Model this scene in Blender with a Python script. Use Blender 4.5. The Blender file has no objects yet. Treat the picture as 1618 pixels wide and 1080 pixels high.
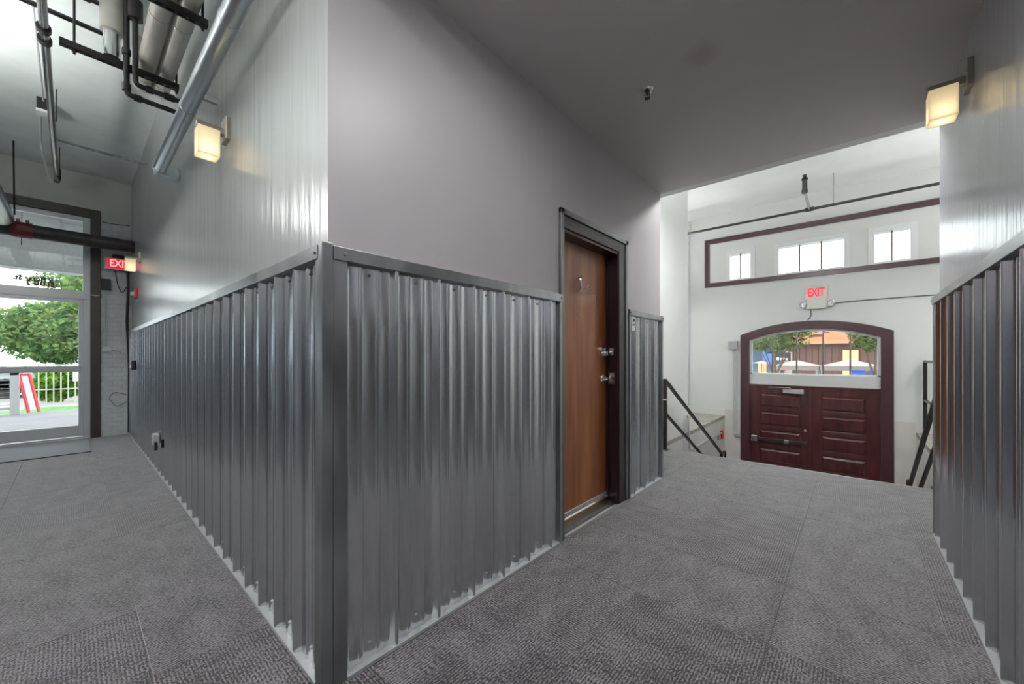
import bpy, bmesh, math, random
from mathutils import Vector, Matrix
random.seed(7)
C = bpy.context.scene.collection
S = bpy.context.scene
# ------------------------------------------------------------------ camera, sky, sun, lights, exposure
YAW = math.radians(41.33)
cd = bpy.data.cameras.new('camera'); cam = bpy.data.objects.new('camera', cd); C.objects.link(cam)
cam.location = (0, 0, 1.18)
cam.rotation_euler = (math.pi/2, 0, YAW - math.pi/2)
cd.sensor_width = 36; cd.sensor_fit = 'HORIZONTAL'
cd.lens = 612/1618*36
cd.shift_y = (563.4-540)/1618
cd.clip_start = 0.02; cd.clip_end = 200
S.camera = cam
S.view_settings.view_transform = 'Standard'; S.view_settings.look = 'None'
S.view_settings.exposure = 0.0; S.view_settings.gamma = 1; S.view_settings.use_curve_mapping = False
w = bpy.data.worlds.new('sky'); S.world = w; w.use_nodes = True
nt = w.node_tree; nt.nodes.clear()
out = nt.nodes.new('ShaderNodeOutputWorld'); bg = nt.nodes.new('ShaderNodeBackground')
tc = nt.nodes.new('ShaderNodeTexCoord'); mp = nt.nodes.new('ShaderNodeMapping'); nz = nt.nodes.new('ShaderNodeTexNoise')
cr = nt.nodes.new('ShaderNodeValToRGB')
mp.inputs['Scale'].default_value = (1, 1, 3); nz.inputs['Scale'].default_value = 2.2
cr.color_ramp.elements[0].position = .35; cr.color_ramp.elements[0].color = (.80, .89, 1, 1)
cr.color_ramp.elements[1].position = .65; cr.color_ramp.elements[1].color = (1, 1, 1, 1)
nt.links.new(tc.outputs['Generated'], mp.inputs[0]); nt.links.new(mp.outputs[0], nz.inputs['Vector'])
nt.links.new(nz.outputs['Fac'], cr.inputs[0]); nt.links.new(cr.outputs[0], bg.inputs['Color'])
bg.inputs['Strength'].default_value = 5.0
nt.links.new(bg.outputs[0], out.inputs[0])
sd = bpy.data.lights.new('sun', 'SUN'); sun = bpy.data.objects.new('sun', sd); C.objects.link(sun)
sd.energy = 1.5; sd.angle = .03; sd.color = (1, .95, .88)
sun.rotation_euler = (math.radians(38), 0, math.radians(155))
FILL = 1.0            # strength of the fill lights added out of view

# ------------------------------------------------------------------ materials
def node(t, n, **k):
    x = t.nodes.new(n)
    for a, b in k.items(): setattr(x, a, b)
    return x
def mat(name, col, rough=.5, metal=0, spec=None, var=0, vscale=6, vstretch=(1, 1, 1), bump=0, bscale=40, bstretch=(1, 1, 1),
        col2=None, emit=None, estr=0, coat=0, bdist=.01, rvar=0):
    m = bpy.data.materials.new(name); m.use_nodes = True; t = m.node_tree; p = t.nodes['Principled BSDF']
    p.inputs['Base Color'].default_value = (*col, 1); p.inputs['Roughness'].default_value = rough; p.inputs['Metallic'].default_value = metal
    if spec is not None: p.inputs['Specular IOR Level'].default_value = spec
    if coat: p.inputs['Coat Weight'].default_value = coat; p.inputs['Coat Roughness'].default_value = .12
    if emit: p.inputs['Emission Color'].default_value = (*emit, 1); p.inputs['Emission Strength'].default_value = estr
    g = node(t, 'ShaderNodeNewGeometry')
    if var or col2 or rvar:
        mp = node(t, 'ShaderNodeMapping'); mp.inputs['Scale'].default_value = vstretch
        n = node(t, 'ShaderNodeTexNoise'); n.inputs['Scale'].default_value = vscale; n.inputs['Detail'].default_value = 5
        t.links.new(g.outputs['Position'], mp.inputs[0]); t.links.new(mp.outputs[0], n.inputs['Vector'])
        if var or col2:
            r = node(t, 'ShaderNodeValToRGB'); r.color_ramp.elements[0].position = .32; r.color_ramp.elements[1].position = .68
            c2 = col2 or tuple(min(1, c*(1+var)) for c in col); c1 = col if col2 else tuple(c*(1-var) for c in col)
            r.color_ramp.elements[0].color = (*c1, 1); r.color_ramp.elements[1].color = (*c2, 1)
            t.links.new(n.outputs['Fac'], r.inputs[0]); t.links.new(r.outputs[0], p.inputs['Base Color'])
        if rvar:
            mr = node(t, 'ShaderNodeMapRange'); mr.inputs['From Min'].default_value = .3; mr.inputs['From Max'].default_value = .7
            mr.inputs['To Min'].default_value = max(.02, rough-rvar); mr.inputs['To Max'].default_value = rough+rvar
            t.links.new(n.outputs['Fac'], mr.inputs[0]); t.links.new(mr.outputs[0], p.inputs['Roughness'])
    if bump:
        mp2 = node(t, 'ShaderNodeMapping'); mp2.inputs['Scale'].default_value = bstretch
        n2 = node(t, 'ShaderNodeTexNoise'); n2.inputs['Scale'].default_value = bscale; n2.inputs['Detail'].default_value = 4
        b = node(t, 'ShaderNodeBump'); b.inputs['Strength'].default_value = bump; b.inputs['Distance'].default_value = bdist
        t.links.new(g.outputs['Position'], mp2.inputs[0]); t.links.new(mp2.outputs[0], n2.inputs['Vector'])
        t.links.new(n2.outputs['Fac'], b.inputs['Height']); t.links.new(b.outputs[0], p.inputs['Normal'])
    return m
M = {}
M['paint_lilac'] = mat('paint_lilac', (.36, .335, .348), .42, var=.03, vscale=2, bump=.10, bscale=9, bstretch=(1, 1, .35))
M['paint_gloss'] = mat('paint_gloss', (.33, .345, .345), .24, var=.04, vscale=2, bump=.35, bscale=6, bstretch=(3.2, 3.2, .22), bdist=.012, spec=.65)
M['paint_right'] = mat('paint_right', (.33, .34, .365), .22, var=.04, vscale=2, bump=.35, bscale=6, bstretch=(3.5, 3.5, .22), bdist=.012, spec=.7)
M['hall_paint'] = mat('hall_paint', (.17, .175, .18), .4)
M['paint_white'] = mat('paint_white', (.66, .675, .66), .6, var=.03, vscale=1.5, bump=.08, bscale=12)
M['paint_warm'] = mat('paint_warm', (.60, .58, .55), .6, var=.05, vscale=3, bump=.1, bscale=15)
M['ceiling_taupe'] = mat('ceiling_taupe', (.52, .475, .47), .55, var=.03, vscale=1.2, bump=.04, bscale=30)
def ceiling_stain():
    m = M['ceiling_taupe']; t = m.node_tree; p = t.nodes['Principled BSDF']; src = p.inputs['Base Color'].links[0].from_socket
    g = node(t, 'ShaderNodeNewGeometry'); mp = node(t, 'ShaderNodeMapping'); mp.vector_type = 'POINT'
    mp.inputs['Location'].default_value = (-2.195, -.588, -2.77)
    nz = node(t, 'ShaderNodeTexNoise'); nz.inputs['Scale'].default_value = 7
    v = node(t, 'ShaderNodeVectorMath', operation='LENGTH'); a = node(t, 'ShaderNodeMath', operation='MULTIPLY_ADD')
    r = node(t, 'ShaderNodeValToRGB'); r.color_ramp.elements[0].position = .10; r.color_ramp.elements[1].position = .17
    r.color_ramp.elements[0].color = (.35, .35, .35, 1); r.color_ramp.elements[1].color = (0, 0, 0, 1)
    mx = node(t, 'ShaderNodeMix', data_type='RGBA')
    t.links.new(g.outputs['Position'], mp.inputs[0]); t.links.new(mp.outputs[0], v.inputs[0]); t.links.new(mp.outputs[0], nz.inputs['Vector'])
    t.links.new(nz.outputs['Fac'], a.inputs[0]); a.inputs[1].default_value = .12; t.links.new(v.outputs['Value'], a.inputs[2])
    t.links.new(a.outputs[0], r.inputs[0]); t.links.new(r.outputs[0], mx.inputs['Factor']); t.links.new(src, mx.inputs['A'])
    mx.inputs['B'].default_value = (.26, .20, .16, 1); t.links.new(mx.outputs['Result'], p.inputs['Base Color'])
ceiling_stain()
M['ceiling_rough'] = mat('ceiling_rough', (.72, .78, .76), .6, var=.05, vscale=3, bump=.5, bscale=2.6, bstretch=(.5, 2.6, 1), bdist=.03)
M['ceiling_white'] = mat('ceiling_white', (.82, .85, .84), .6, var=.03, vscale=2, bump=.1, bscale=5, bstretch=(3, .5, 1))
M['end_plaster'] = mat('end_plaster', (.46, .48, .455), .6, var=.05, vscale=3, bump=.2, bscale=10)
def brickmat():
    m = mat('painted_brick', (.52, .55, .56), .55, var=.08, vscale=5); t = m.node_tree; p = t.nodes['Principled BSDF']
    g = node(t, 'ShaderNodeNewGeometry'); sp = node(t, 'ShaderNodeSeparateXYZ'); cb = node(t, 'ShaderNodeCombineXYZ')
    b = node(t, 'ShaderNodeTexBrick'); b.inputs['Scale'].default_value = 1; b.inputs['Brick Width'].default_value = .2
    b.inputs['Row Height'].default_value = .068; b.inputs['Mortar Size'].default_value = .006; b.inputs['Mortar Smooth'].default_value = .6
    n = node(t, 'ShaderNodeTexNoise'); n.inputs['Scale'].default_value = 18
    a = node(t, 'ShaderNodeMath', operation='MULTIPLY_ADD'); a.inputs[1].default_value = -.9
    bp = node(t, 'ShaderNodeBump'); bp.inputs['Strength'].default_value = .6; bp.inputs['Distance'].default_value = .008
    t.links.new(g.outputs['Position'], sp.inputs[0]); t.links.new(sp.outputs['X'], cb.inputs['X']); t.links.new(sp.outputs['Z'], cb.inputs['Y'])
    t.links.new(cb.outputs[0], b.inputs['Vector']); t.links.new(g.outputs['Position'], n.inputs['Vector'])
    t.links.new(b.outputs['Fac'], a.inputs[0]); t.links.new(n.outputs['Fac'], a.inputs[2])
    t.links.new(a.outputs[0], bp.inputs['Height']); t.links.new(bp.outputs[0], p.inputs['Normal'])
    return m
M['brick'] = brickmat()
M['galv'] = mat('galvanised_sheet', (.56, .58, .605), .18, 1, col2=(.67, .69, .725), vscale=2.5, vstretch=(2, 2, .4))
M['galv_dark'] = mat('galvanised_trim', (.27, .285, .29), .36, 1, col2=(.40, .415, .42), vscale=7, vstretch=(1.2, 1.2, .4), rvar=.08)
M['galv_light'] = mat('galvanised_base', (.50, .51, .515), .42, .6, var=.08, vscale=8)
M['duct'] = mat('duct_steel', (.50, .54, .57), .32, 1, col2=(.60, .64, .67), vscale=4, vstretch=(2, .5, 2))
M['foil'] = mat('pipe_jacket', (.62, .60, .54), .45, .25, var=.10, vscale=5, bump=.45, bscale=7, bdist=.02)
M['chrome'] = mat('chrome', (.80, .81, .82), .14, 1)
M['nickel'] = mat('brushed_nickel', (.42, .38, .33), .33, 1)
M['black_pipe'] = mat('black_pipe', (.022, .017, .022), .32, .2, coat=.3)
M['black'] = mat('black_plastic', (.012, .012, .013), .4)
M['strut'] = mat('strut_steel', (.035, .033, .035), .45, .5)
M['iron_pipe'] = mat('cast_iron_pipe', (.025, .022, .024), .45, .2, col2=(.06, .055, .055), vscale=12, bump=.2, bscale=30)
M['red_coupling'] = mat('red_coupling', (.18, .02, .03), .4)
M['sprk_pipe'] = mat('sprinkler_pipe', (.45, .46, .45), .22, 1, var=.2, vscale=4)
M['brown_frame'] = mat('dark_brown_frame', (.045, .036, .034), .38, var=.15, vscale=6)
M['plum'] = mat('plum_brown_paint', (.050, .017, .023), .35, var=.15, vscale=5, coat=.2)
M['jamb'] = mat('jamb_plum', (.022, .009, .014), .32, var=.15, vscale=5)
M['mahogany'] = mat('mahogany', (.050, .012, .015), .24, col2=(.085, .022, .023), vscale=5, vstretch=(1, 3, .5), coat=.5)
M['casing'] = mat('steel_casing', (.20, .21, .21), .38, .9, var=.12, vscale=4)
M['alum'] = mat('aluminium_frame', (.50, .52, .53), .38, .35, var=.04, vscale=3)
M['white_frame'] = mat('white_sash', (.72, .73, .74), .45)
M['frost'] = mat('etched_panel', (.56, .57, .56), .5)
def woodmat():
    m = mat('birch_veneer', (.30, .105, .035), .38, coat=.12); t = m.node_tree; p = t.nodes['Principled BSDF']
    g = node(t, 'ShaderNodeNewGeometry'); mp = node(t, 'ShaderNodeMapping'); mp.inputs['Scale'].default_value = (9, 9, .7)
    n = node(t, 'ShaderNodeTexNoise'); n.inputs['Scale'].default_value = 1.6; n.inputs['Detail'].default_value = 8; n.inputs['Distortion'].default_value = .6
    r = node(t, 'ShaderNodeValToRGB'); r.color_ramp.elements[0].position = .3; r.color_ramp.elements[1].position = .72
    r.color_ramp.elements[0].color = (.16, .043, .010, 1); r.color_ramp.elements[1].color = (.33, .115, .033, 1)
    t.links.new(g.outputs['Position'], mp.inputs[0]); t.links.new(mp.outputs[0], n.inputs['Vector']); t.links.new(n.outputs['Fac'], r.inputs[0])
    t.links.new(r.outputs[0], p.inputs['Base Color'])
    return m
M['wood'] = woodmat()
def carpetmat(name, dark, light, rib=1.0):
    m = bpy.data.materials.new(name); m.use_nodes = True; t = m.node_tree; p = t.nodes['Principled BSDF']
    g = node(t, 'ShaderNodeNewGeometry'); oi = node(t, 'ShaderNodeObjectInfo')
    gt = node(t, 'ShaderNodeMath', operation='GREATER_THAN'); gt.inputs[1].default_value = .5
    an = node(t, 'ShaderNodeMath', operation='MULTIPLY'); an.inputs[1].default_value = math.pi/2
    vr = node(t, 'ShaderNodeVectorRotate'); vr.rotation_type = 'Z_AXIS'
    t.links.new(oi.outputs['Random'], gt.inputs[0]); t.links.new(gt.outputs[0], an.inputs[0]); t.links.new(g.outputs['Position'], vr.inputs['Vector']); t.links.new(an.outputs[0], vr.inputs['Angle'])
    # ribbed rows of yarn
    wv = node(t, 'ShaderNodeTexWave'); wv.bands_direction = 'X'; wv.inputs['Scale'].default_value = 26; wv.inputs['Distortion'].default_value = 1.4
    wv.inputs['Detail'].default_value = 2; wv.inputs['Detail Scale'].default_value = 6
    t.links.new(vr.outputs[0], wv.inputs['Vector'])
    mp = node(t, 'ShaderNodeMapping'); mp.inputs['Scale'].default_value = (170, 75, 60); t.links.new(vr.outputs[0], mp.inputs[0])
    n = node(t, 'ShaderNodeTexNoise'); n.inputs['Scale'].default_value = 1; n.inputs['Detail'].default_value = 2; t.links.new(mp.outputs[0], n.inputs['Vector'])
    mp3 = node(t, 'ShaderNodeMapping'); mp3.inputs['Scale'].default_value = (5, 9, 5); t.links.new(vr.outputs[0], mp3.inputs[0])
    n3 = node(t, 'ShaderNodeTexNoise'); n3.inputs['Scale'].default_value = 1; n3.inputs['Detail'].default_value = 5; t.links.new(mp3.outputs[0], n3.inputs['Vector'])
    a = node(t, 'ShaderNodeMath', operation='MULTIPLY_ADD'); a.inputs[1].default_value = .17*rib; t.links.new(wv.outputs['Fac'], a.inputs[0]); t.links.new(n.outputs['Fac'], a.inputs[2])
    b = node(t, 'ShaderNodeMath', operation='MULTIPLY_ADD'); b.inputs[1].default_value = .34; t.links.new(n3.outputs['Fac'], b.inputs[0]); t.links.new(a.outputs[0], b.inputs[2])
    r = node(t, 'ShaderNodeValToRGB'); r.color_ramp.elements[0].position = .68; r.color_ramp.elements[1].position = .90
    r.color_ramp.elements[0].color = (*dark, 1); r.color_ramp.elements[1].color = (*light, 1)
    t.links.new(b.outputs[0], r.inputs[0]); t.links.new(r.outputs[0], p.inputs['Base Color'])
    bp = node(t, 'ShaderNodeBump'); bp.inputs['Strength'].default_value = .8; bp.inputs['Distance'].default_value = .006
    t.links.new(a.outputs[0], bp.inputs['Height']); t.links.new(bp.outputs[0], p.inputs['Normal'])
    p.inputs['Roughness'].default_value = .62; p.inputs['Specular IOR Level'].default_value = .35
    p.inputs['Sheen Weight'].default_value = .6; p.inputs['Sheen Roughness'].default_value = .4
    return m
M['carpet'] = carpetmat('carpet', (.009, .008, .0095), (.205, .186, .198))
M['mat'] = carpetmat('entrance_mat_fibre', (.03, .035, .05), (.12, .135, .18), .2)
M['concrete'] = mat('concrete', (.44, .44, .45), .75, var=.12, vscale=3, bump=.2, bscale=20)
M['ledge_conc'] = mat('ledge_concrete', (.30, .29, .25), .8, var=.15, vscale=6, bump=.2, bscale=20)
M['porch'] = mat('porch_concrete', (.16, .155, .165), .75, var=.12, vscale=2)
M['road'] = mat('road', (.33, .30, .29), .8, var=.1, vscale=1)
M['grass'] = mat('grass', (.05, .2, .02), .8, col2=(.12, .32, .05), vscale=14)
M['white_pl'] = mat('white_plastic', (.68, .67, .63), .45)
M['grey_pl'] = mat('grey_box', (.36, .37, .38), .45, .3)
M['conduit'] = mat('painted_conduit', (.58, .60, .60), .4, .2)
M['red'] = mat('red_plastic', (.50, .012, .015), .35)
M['red_glow'] = mat('red_exit_lettering', (.6, .0, .01), .4, emit=(1, .0, .03), estr=.75)
M['pale_glow'] = mat('pale_exit_lettering', (.7, .6, .6), .4, emit=(1, .75, .75), estr=.6)
M['rail'] = mat('railing_steel', (.030, .027, .026), .32, .55, var=.2, vscale=5)
M['shade'] = mat('lamp_glass', (.9, .85, .72), .25)
M['bulb'] = mat('bulb', (1, 1, 1), .5, emit=(1, .90, .74), estr=14)
M['fixture'] = mat('ceiling_diffuser', (1, 1, 1), .5, emit=(1, .985, .97), estr=44*FILL)  # glow for unseen lights added to lift the interior brightness
M['fixture_stair'] = mat('pendant_diffuser', (1, 1, 1), .5, emit=(1, .99, .98), estr=62*FILL)
M['fixture_low'] = mat('corridor_diffuser', (1, 1, 1), .5, emit=(1, .985, .97), estr=24*FILL)
M['ink'] = mat('dark_lettering', (.10, .02, .025), .5)
M['awning'] = mat('awning_fabric', (.20, .205, .205), .8, var=.08, vscale=5, vstretch=(5, 1, 1))
def glassmat(name, tint=(1, 1, 1), gl=.08):
    m = bpy.data.materials.new(name); m.use_nodes = True; t = m.node_tree; t.nodes.clear()
    o = node(t, 'ShaderNodeOutputMaterial'); x = node(t, 'ShaderNodeMixShader'); a = node(t, 'ShaderNodeBsdfTransparent'); b = node(t, 'ShaderNodeBsdfGlossy')
    a.inputs[0].default_value = (*tint, 1); b.inputs['Roughness'].default_value = .02; x.inputs[0].default_value = gl
    t.links.new(a.outputs[0], x.inputs[1]); t.links.new(b.outputs[0], x.inputs[2]); t.links.new(x.outputs[0], o.inputs[0]); return m
M['glass'] = glassmat('window_glass', (.95, .98, .97), .06)
def shademat():
    m = bpy.data.materials.new('frosted_lamp_glass'); m.use_nodes = True; t = m.node_tree; t.nodes.clear()
    o = node(t, 'ShaderNodeOutputMaterial'); x = node(t, 'ShaderNodeMixShader'); a = node(t, 'ShaderNodeBsdfTranslucent'); b = node(t, 'ShaderNodeBsdfDiffuse')
    e = node(t, 'ShaderNodeEmission'); ad = node(t, 'ShaderNodeAddShader')
    a.inputs[0].default_value = (1, .95, .82, 1); b.inputs[0].default_value = (.8, .76, .64, 1); x.inputs[0].default_value = .45
    e.inputs[0].default_value = (1, .88, .62, 1); e.inputs[1].default_value = .12
    t.links.new(a.outputs[0], x.inputs[1]); t.links.new(b.outputs[0], x.inputs[2]); t.links.new(x.outputs[0], ad.inputs[0]); t.links.new(e.outputs[0], ad.inputs[1]); t.links.new(ad.outputs[0], o.inputs[0]); return m
M['shade'] = shademat()
def leafmat(name, c1, c2):
    m = bpy.data.materials.new(name); m.use_nodes = True; t = m.node_tree; t.nodes.clear()
    o = node(t, 'ShaderNodeOutputMaterial'); x = node(t, 'ShaderNodeMixShader'); a = node(t, 'ShaderNodeBsdfTranslucent'); b = node(t, 'ShaderNodeBsdfDiffuse')
    g = node(t, 'ShaderNodeNewGeometry'); n = node(t, 'ShaderNodeTexNoise'); n.inputs['Scale'].default_value = 3.5; r = node(t, 'ShaderNodeValToRGB')
    r.color_ramp.elements[0].position = .35; r.color_ramp.elements[1].position = .65; r.color_ramp.elements[0].color = (*c1, 1); r.color_ramp.elements[1].color = (*c2, 1)
    x.inputs[0].default_value = .6
    t.links.new(g.outputs['Position'], n.inputs['Vector']); t.links.new(n.outputs['Fac'], r.inputs[0]); t.links.new(r.outputs[0], a.inputs[0]); t.links.new(r.outputs[0], b.inputs[0])
    t.links.new(a.outputs[0], x.inputs[1]); t.links.new(b.outputs[0], x.inputs[2]); t.links.new(x.outputs[0], o.inputs[0]); return m
M['leaf'] = leafmat('leaf', (.055, .14, .045), (.25, .36, .12))
M['leaf2'] = leafmat('leaf_street', (.05, .085, .03), (.24, .28, .11))
M['hedge'] = leafmat('hedge_leaf', (.06, .18, .015), (.2, .36, .04))
M['bark'] = mat('bark', (.12, .08, .05), .8, var=.2, vscale=10)
M['picket'] = mat('fence_paint', (.50, .46, .44), .6)
M['post_grey'] = mat('post_grey', (.30, .30, .30), .6)
M['peach'] = mat('peach_stucco', (.42, .20, .105), .8, var=.05, vscale=2)
def siding():
    m = mat('brown_siding', (.12, .065, .05), .7, var=.12, vscale=4, vstretch=(1, 8, .2)); return m
M['siding'] = siding()
M['canopy'] = mat('canopy_cloth', (.32, .26, .235), .8)
M['blue'] = mat('blue_paint', (.05, .12, .40), .5)
M['orange'] = mat('orange_tan', (.75, .45, .22), .6)
M['carblue'] = mat('car_blue', (.22, .33, .48), .25, coat=.5)
M['carglass'] = mat('car_glass', (.06, .09, .12), .1)
M['hotred'] = mat('red_sign', (.6, .04, .05), .5)
M['dark'] = mat('dark_void', (.01, .01, .012), .6)

# ------------------------------------------------------------------ helpers
def wloc(o):
    v = Vector((0, 0, 0))
    while o: v += o.location; o = o.parent
    return v
def box(bm, x0, x1, y0, y1, z0, z1, bev=0):
    r = bmesh.ops.create_cube(bm, size=1); vs = r['verts']
    bmesh.ops.scale(bm, vec=(abs(x1-x0), abs(y1-y0), abs(z1-z0)), verts=vs)
    bmesh.ops.translate(bm, vec=((x0+x1)/2, (y0+y1)/2, (z0+z1)/2), verts=vs)
    if bev:
        es = list({e for v in vs for e in v.link_edges})
        bmesh.ops.bevel(bm, geom=es, offset=bev, segments=2, affect='EDGES', profile=.5)
def nb(): return bmesh.new()
def bx(*a, **k):
    bm = nb(); box(bm, *a, **k); return bm
def obj(name, bm, m, parent=None, smooth=False, uniq=None):
    """parts are built in world coordinates and shifted into their parent's frame"""
    me = bpy.data.meshes.new(name)
    if parent is not None: off = wloc(parent)
    else:
        xs = [v.co for v in bm.verts]
        off = Vector(((min(v.x for v in xs)+max(v.x for v in xs))/2, (min(v.y for v in xs)+max(v.y for v in xs))/2, min(v.z for v in xs)))
    bmesh.ops.translate(bm, vec=-off, verts=bm.verts[:])
    bmesh.ops.recalc_face_normals(bm, faces=bm.faces[:])
    if smooth:
        for f in bm.faces: f.smooth = True
        for e in bm.edges:
            if len(e.link_faces) == 2 and e.calc_face_angle(0) > .7: e.smooth = False
    bm.to_mesh(me); bm.free()
    me.materials.append(m if not isinstance(m, str) else M[m])
    o = bpy.data.objects.new(name, me); C.objects.link(o)
    if parent is not None: o.parent = parent
    else: o.location = off
    return o
def tag(o, label=None, cat=None, group=None, kind=None):
    if label: o['label'] = label
    if cat: o['category'] = cat
    if group: o['group'] = group
    if kind: o['kind'] = kind
    return o
def thing(name, label, cat, loc, group=None, kind=None):
    o = bpy.data.objects.new(name, None); o.empty_display_size = .1; C.objects.link(o); o.location = loc
    return tag(o, label, cat, group, kind)
def struct(name, bm, m, label=None, cat=None):
    return tag(obj(name, bm, m), label, cat, kind='structure')
def copy_tree(o, parent=None):
    c = o.copy(); C.objects.link(c)
    if parent is not None: c.parent = parent
    for ch in list(o.children): copy_tree(ch, c)
    return c
def tube(bm, pts, r, seg=12, closed=False):
    """round tube along a polyline, mitred"""
    P = [Vector(p) for p in pts]; rings = []
    rr = r if isinstance(r, (list, tuple)) else [r]*len(P)
    up = None
    for i, p in enumerate(P):
        if i == 0: d = (P[1]-P[0]).normalized(); k = 1
        elif i == len(P)-1: d = (P[-1]-P[-2]).normalized(); k = 1
        else:
            a = (P[i]-P[i-1]).normalized(); b = (P[i+1]-P[i]).normalized(); d = (a+b).normalized(); k = 1/max(.5, a.dot(d))
        if up is None:
            up = Vector((0, 0, 1)) if abs(d.z) < .9 else Vector((1, 0, 0))
        s = d.cross(up).normalized(); u = s.cross(d).normalized(); up = u
        ring = []
        for j in range(seg):
            t = 2*math.pi*j/seg
            ring.append(bm.verts.new(p + (s*math.cos(t)+u*math.sin(t))*rr[i]))
        rings.append(ring)
    for a, b in zip(rings, rings[1:]):
        for j in range(seg): bm.faces.new((a[j], a[(j+1) % seg], b[(j+1) % seg], b[j]))
    bm.faces.new(rings[0][::-1]); bm.faces.new(rings[-1])
def rnd(pts, r=.04, n=4):
    """round the inner corners of a polyline"""
    P = [Vector(p) for p in pts]; o = [P[0]]
    for i in range(1, len(P)-1):
        a = P[i]+(P[i-1]-P[i]).normalized()*r; b = P[i]+(P[i+1]-P[i]).normalized()*r
        for k in range(n+1):
            t = k/n; o.append(a*(1-t)**2+P[i]*2*t*(1-t)+b*t*t)
    o.append(P[-1]); return o
def tb(pts, r, seg=12, bend=0, n=4):
    bm = nb(); tube(bm, rnd(pts, bend, n) if bend else pts, r, seg); return bm
def beam(bm, p, q, w_, h_, up=(0, 0, 1)):
    p, q = Vector(p), Vector(q); d = (q-p).normalized(); u = Vector(up); s = d.cross(u).normalized(); u = s.cross(d).normalized()
    vs = []
    for c in (p, q):
        for a, b in ((-1, -1), (1, -1), (1, 1), (-1, 1)): vs.append(bm.verts.new(c+s*a*w_/2+u*b*h_/2))
    for f in ((0, 1, 2, 3), (7, 6, 5, 4), (0, 4, 5, 1), (1, 5, 6, 2), (2, 6, 7, 3), (3, 7, 4, 0)): bm.faces.new([vs[i] for i in f])
def bar(p, q, w_, h_, up=(0, 0, 1)):
    bm = nb(); beam(bm, p, q, w_, h_, up); return bm
def prism(bm, poly, to3, d0, d1):
    """poly: 2D outline, to3(a,b,d) -> point"""
    A = [bm.verts.new(to3(a, b, d0)) for a, b in poly]; B = [bm.verts.new(to3(a, b, d1)) for a, b in poly]
    n = len(poly); bm.faces.new(A); bm.faces.new(B[::-1])
    for i in range(n): bm.faces.new((A[i], A[(i+1) % n], B[(i+1) % n], B[i]))
def lathe(bm, prof, c, axis=(0, 0, 1), seg=20):
    """prof: list of (radius, distance along axis)"""
    ax = Vector(axis).normalized(); u = ax.orthogonal().normalized(); s = ax.cross(u); c = Vector(c); rings = []
    for r, h in prof:
        rings.append([bm.verts.new(c+ax*h+(u*math.cos(2*math.pi*j/seg)+s*math.sin(2*math.pi*j/seg))*max(r, 1e-4)) for j in range(seg)])
    for a, b in zip(rings, rings[1:]):
        for j in range(seg): bm.faces.new((a[j], a[(j+1) % seg], b[(j+1) % seg], b[j]))
    bm.faces.new(rings[0][::-1]); bm.faces.new(rings[-1])
def lt(prof, c, axis=(0, 0, 1), seg=20):
    bm = nb(); lathe(bm, prof, c, axis, seg); return bm
def text_bm(body, size, mtx, ext=.002, squash=1.0, sp=1.0, bold=0):
    cu = bpy.data.curves.new('t', 'FONT'); cu.body = body; cu.size = size; cu.extrude = ext; cu.align_x = 'CENTER'; cu.align_y = 'CENTER'; cu.resolution_u = 3; cu.space_character = sp; cu.offset = bold
    o = bpy.data.objects.new('t', cu); C.objects.link(o); bpy.context.view_layer.update()
    me = bpy.data.meshes.new_from_object(o); bm = nb(); bm.from_mesh(me)
    bmesh.ops.transform(bm, matrix=mtx @ Matrix.Diagonal((squash, 1, 1, 1)), verts=bm.verts[:])
    bpy.data.objects.remove(o); bpy.data.curves.remove(cu); bpy.data.meshes.remove(me); return bm
def frame_m(origin, xa, ya):
    xa = Vector(xa).normalized(); ya = Vector(ya).normalized(); za = xa.cross(ya)
    m = Matrix((xa, ya, za)).transposed().to_4x4(); m.translation = Vector(origin); return m

# ------------------------------------------------------------------ key dimensions
X0, YB, ZW, ZC = .608, 1.417, 1.575, 2.772      # hall wall, corridor wall, wainscot top, low ceiling
XE, YR, XF, YE = 3.806, -.433, 8.7, 8.33         # corridor end, right wall, exit wall, storefront wall
ZH, ZS, ZL = 3.82, 4.07, -1.4                    # hall ceiling, stair-hall ceiling, lower landing
XS = 5.03                                        # top of the stairs
SY0, SY1 = -.743, 1.936                          # stair opening

# ------------------------------------------------------------------ structure
fl = nb()
box(fl, -1.6, X0, -.433, YE, -.2, -.012); box(fl, X0, XE, -.433, YB, -.2, -.012); box(fl, XE, XS, SY0, SY1, -.2, -.012)
box(fl, 2.12, 2.97, YB, 1.62, -.2, -.012)
floor = struct('floor', fl, 'concrete', 'carpet-tiled corridor floor ending at the stair edge', 'floor')
# carpet tiles (one mesh per size, shared)
TS = .56; GAP = .0012
tile_cache = {}
def tile_mesh(wx, wy):
    k = (round(wx, 3), round(wy, 3))
    if k not in tile_cache:
        bm = nb(); box(bm, -wx/2+GAP, wx/2-GAP, -wy/2+GAP, wy/2-GAP, -.012, 0)
        me = bpy.data.meshes.new('carpet_tile'); bm.to_mesh(me); bm.free(); me.materials.append(M['carpet']); tile_cache[k] = me
    return tile_cache[k]
def tile_area(x0, x1, y0, y1, ox, oy):
    def cuts(a, b, o):
        c = [a]; k = math.floor((a-o)/TS)+1
        while o+k*TS < b-.02:
            if o+k*TS > a+.02: c.append(o+k*TS)
            k += 1
        return c+[b]
    xs, ys = cuts(x0, x1, ox), cuts(y0, y1, oy)
    for a, b in zip(xs, xs[1:]):
        for c, d in zip(ys, ys[1:]):
            o = bpy.data.objects.new('carpet_tile', tile_mesh(b-a, d-c)); C.objects.link(o); o.parent = floor
            o.location = Vector(((a+b)/2, (c+d)/2, 0)) - floor.location
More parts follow.
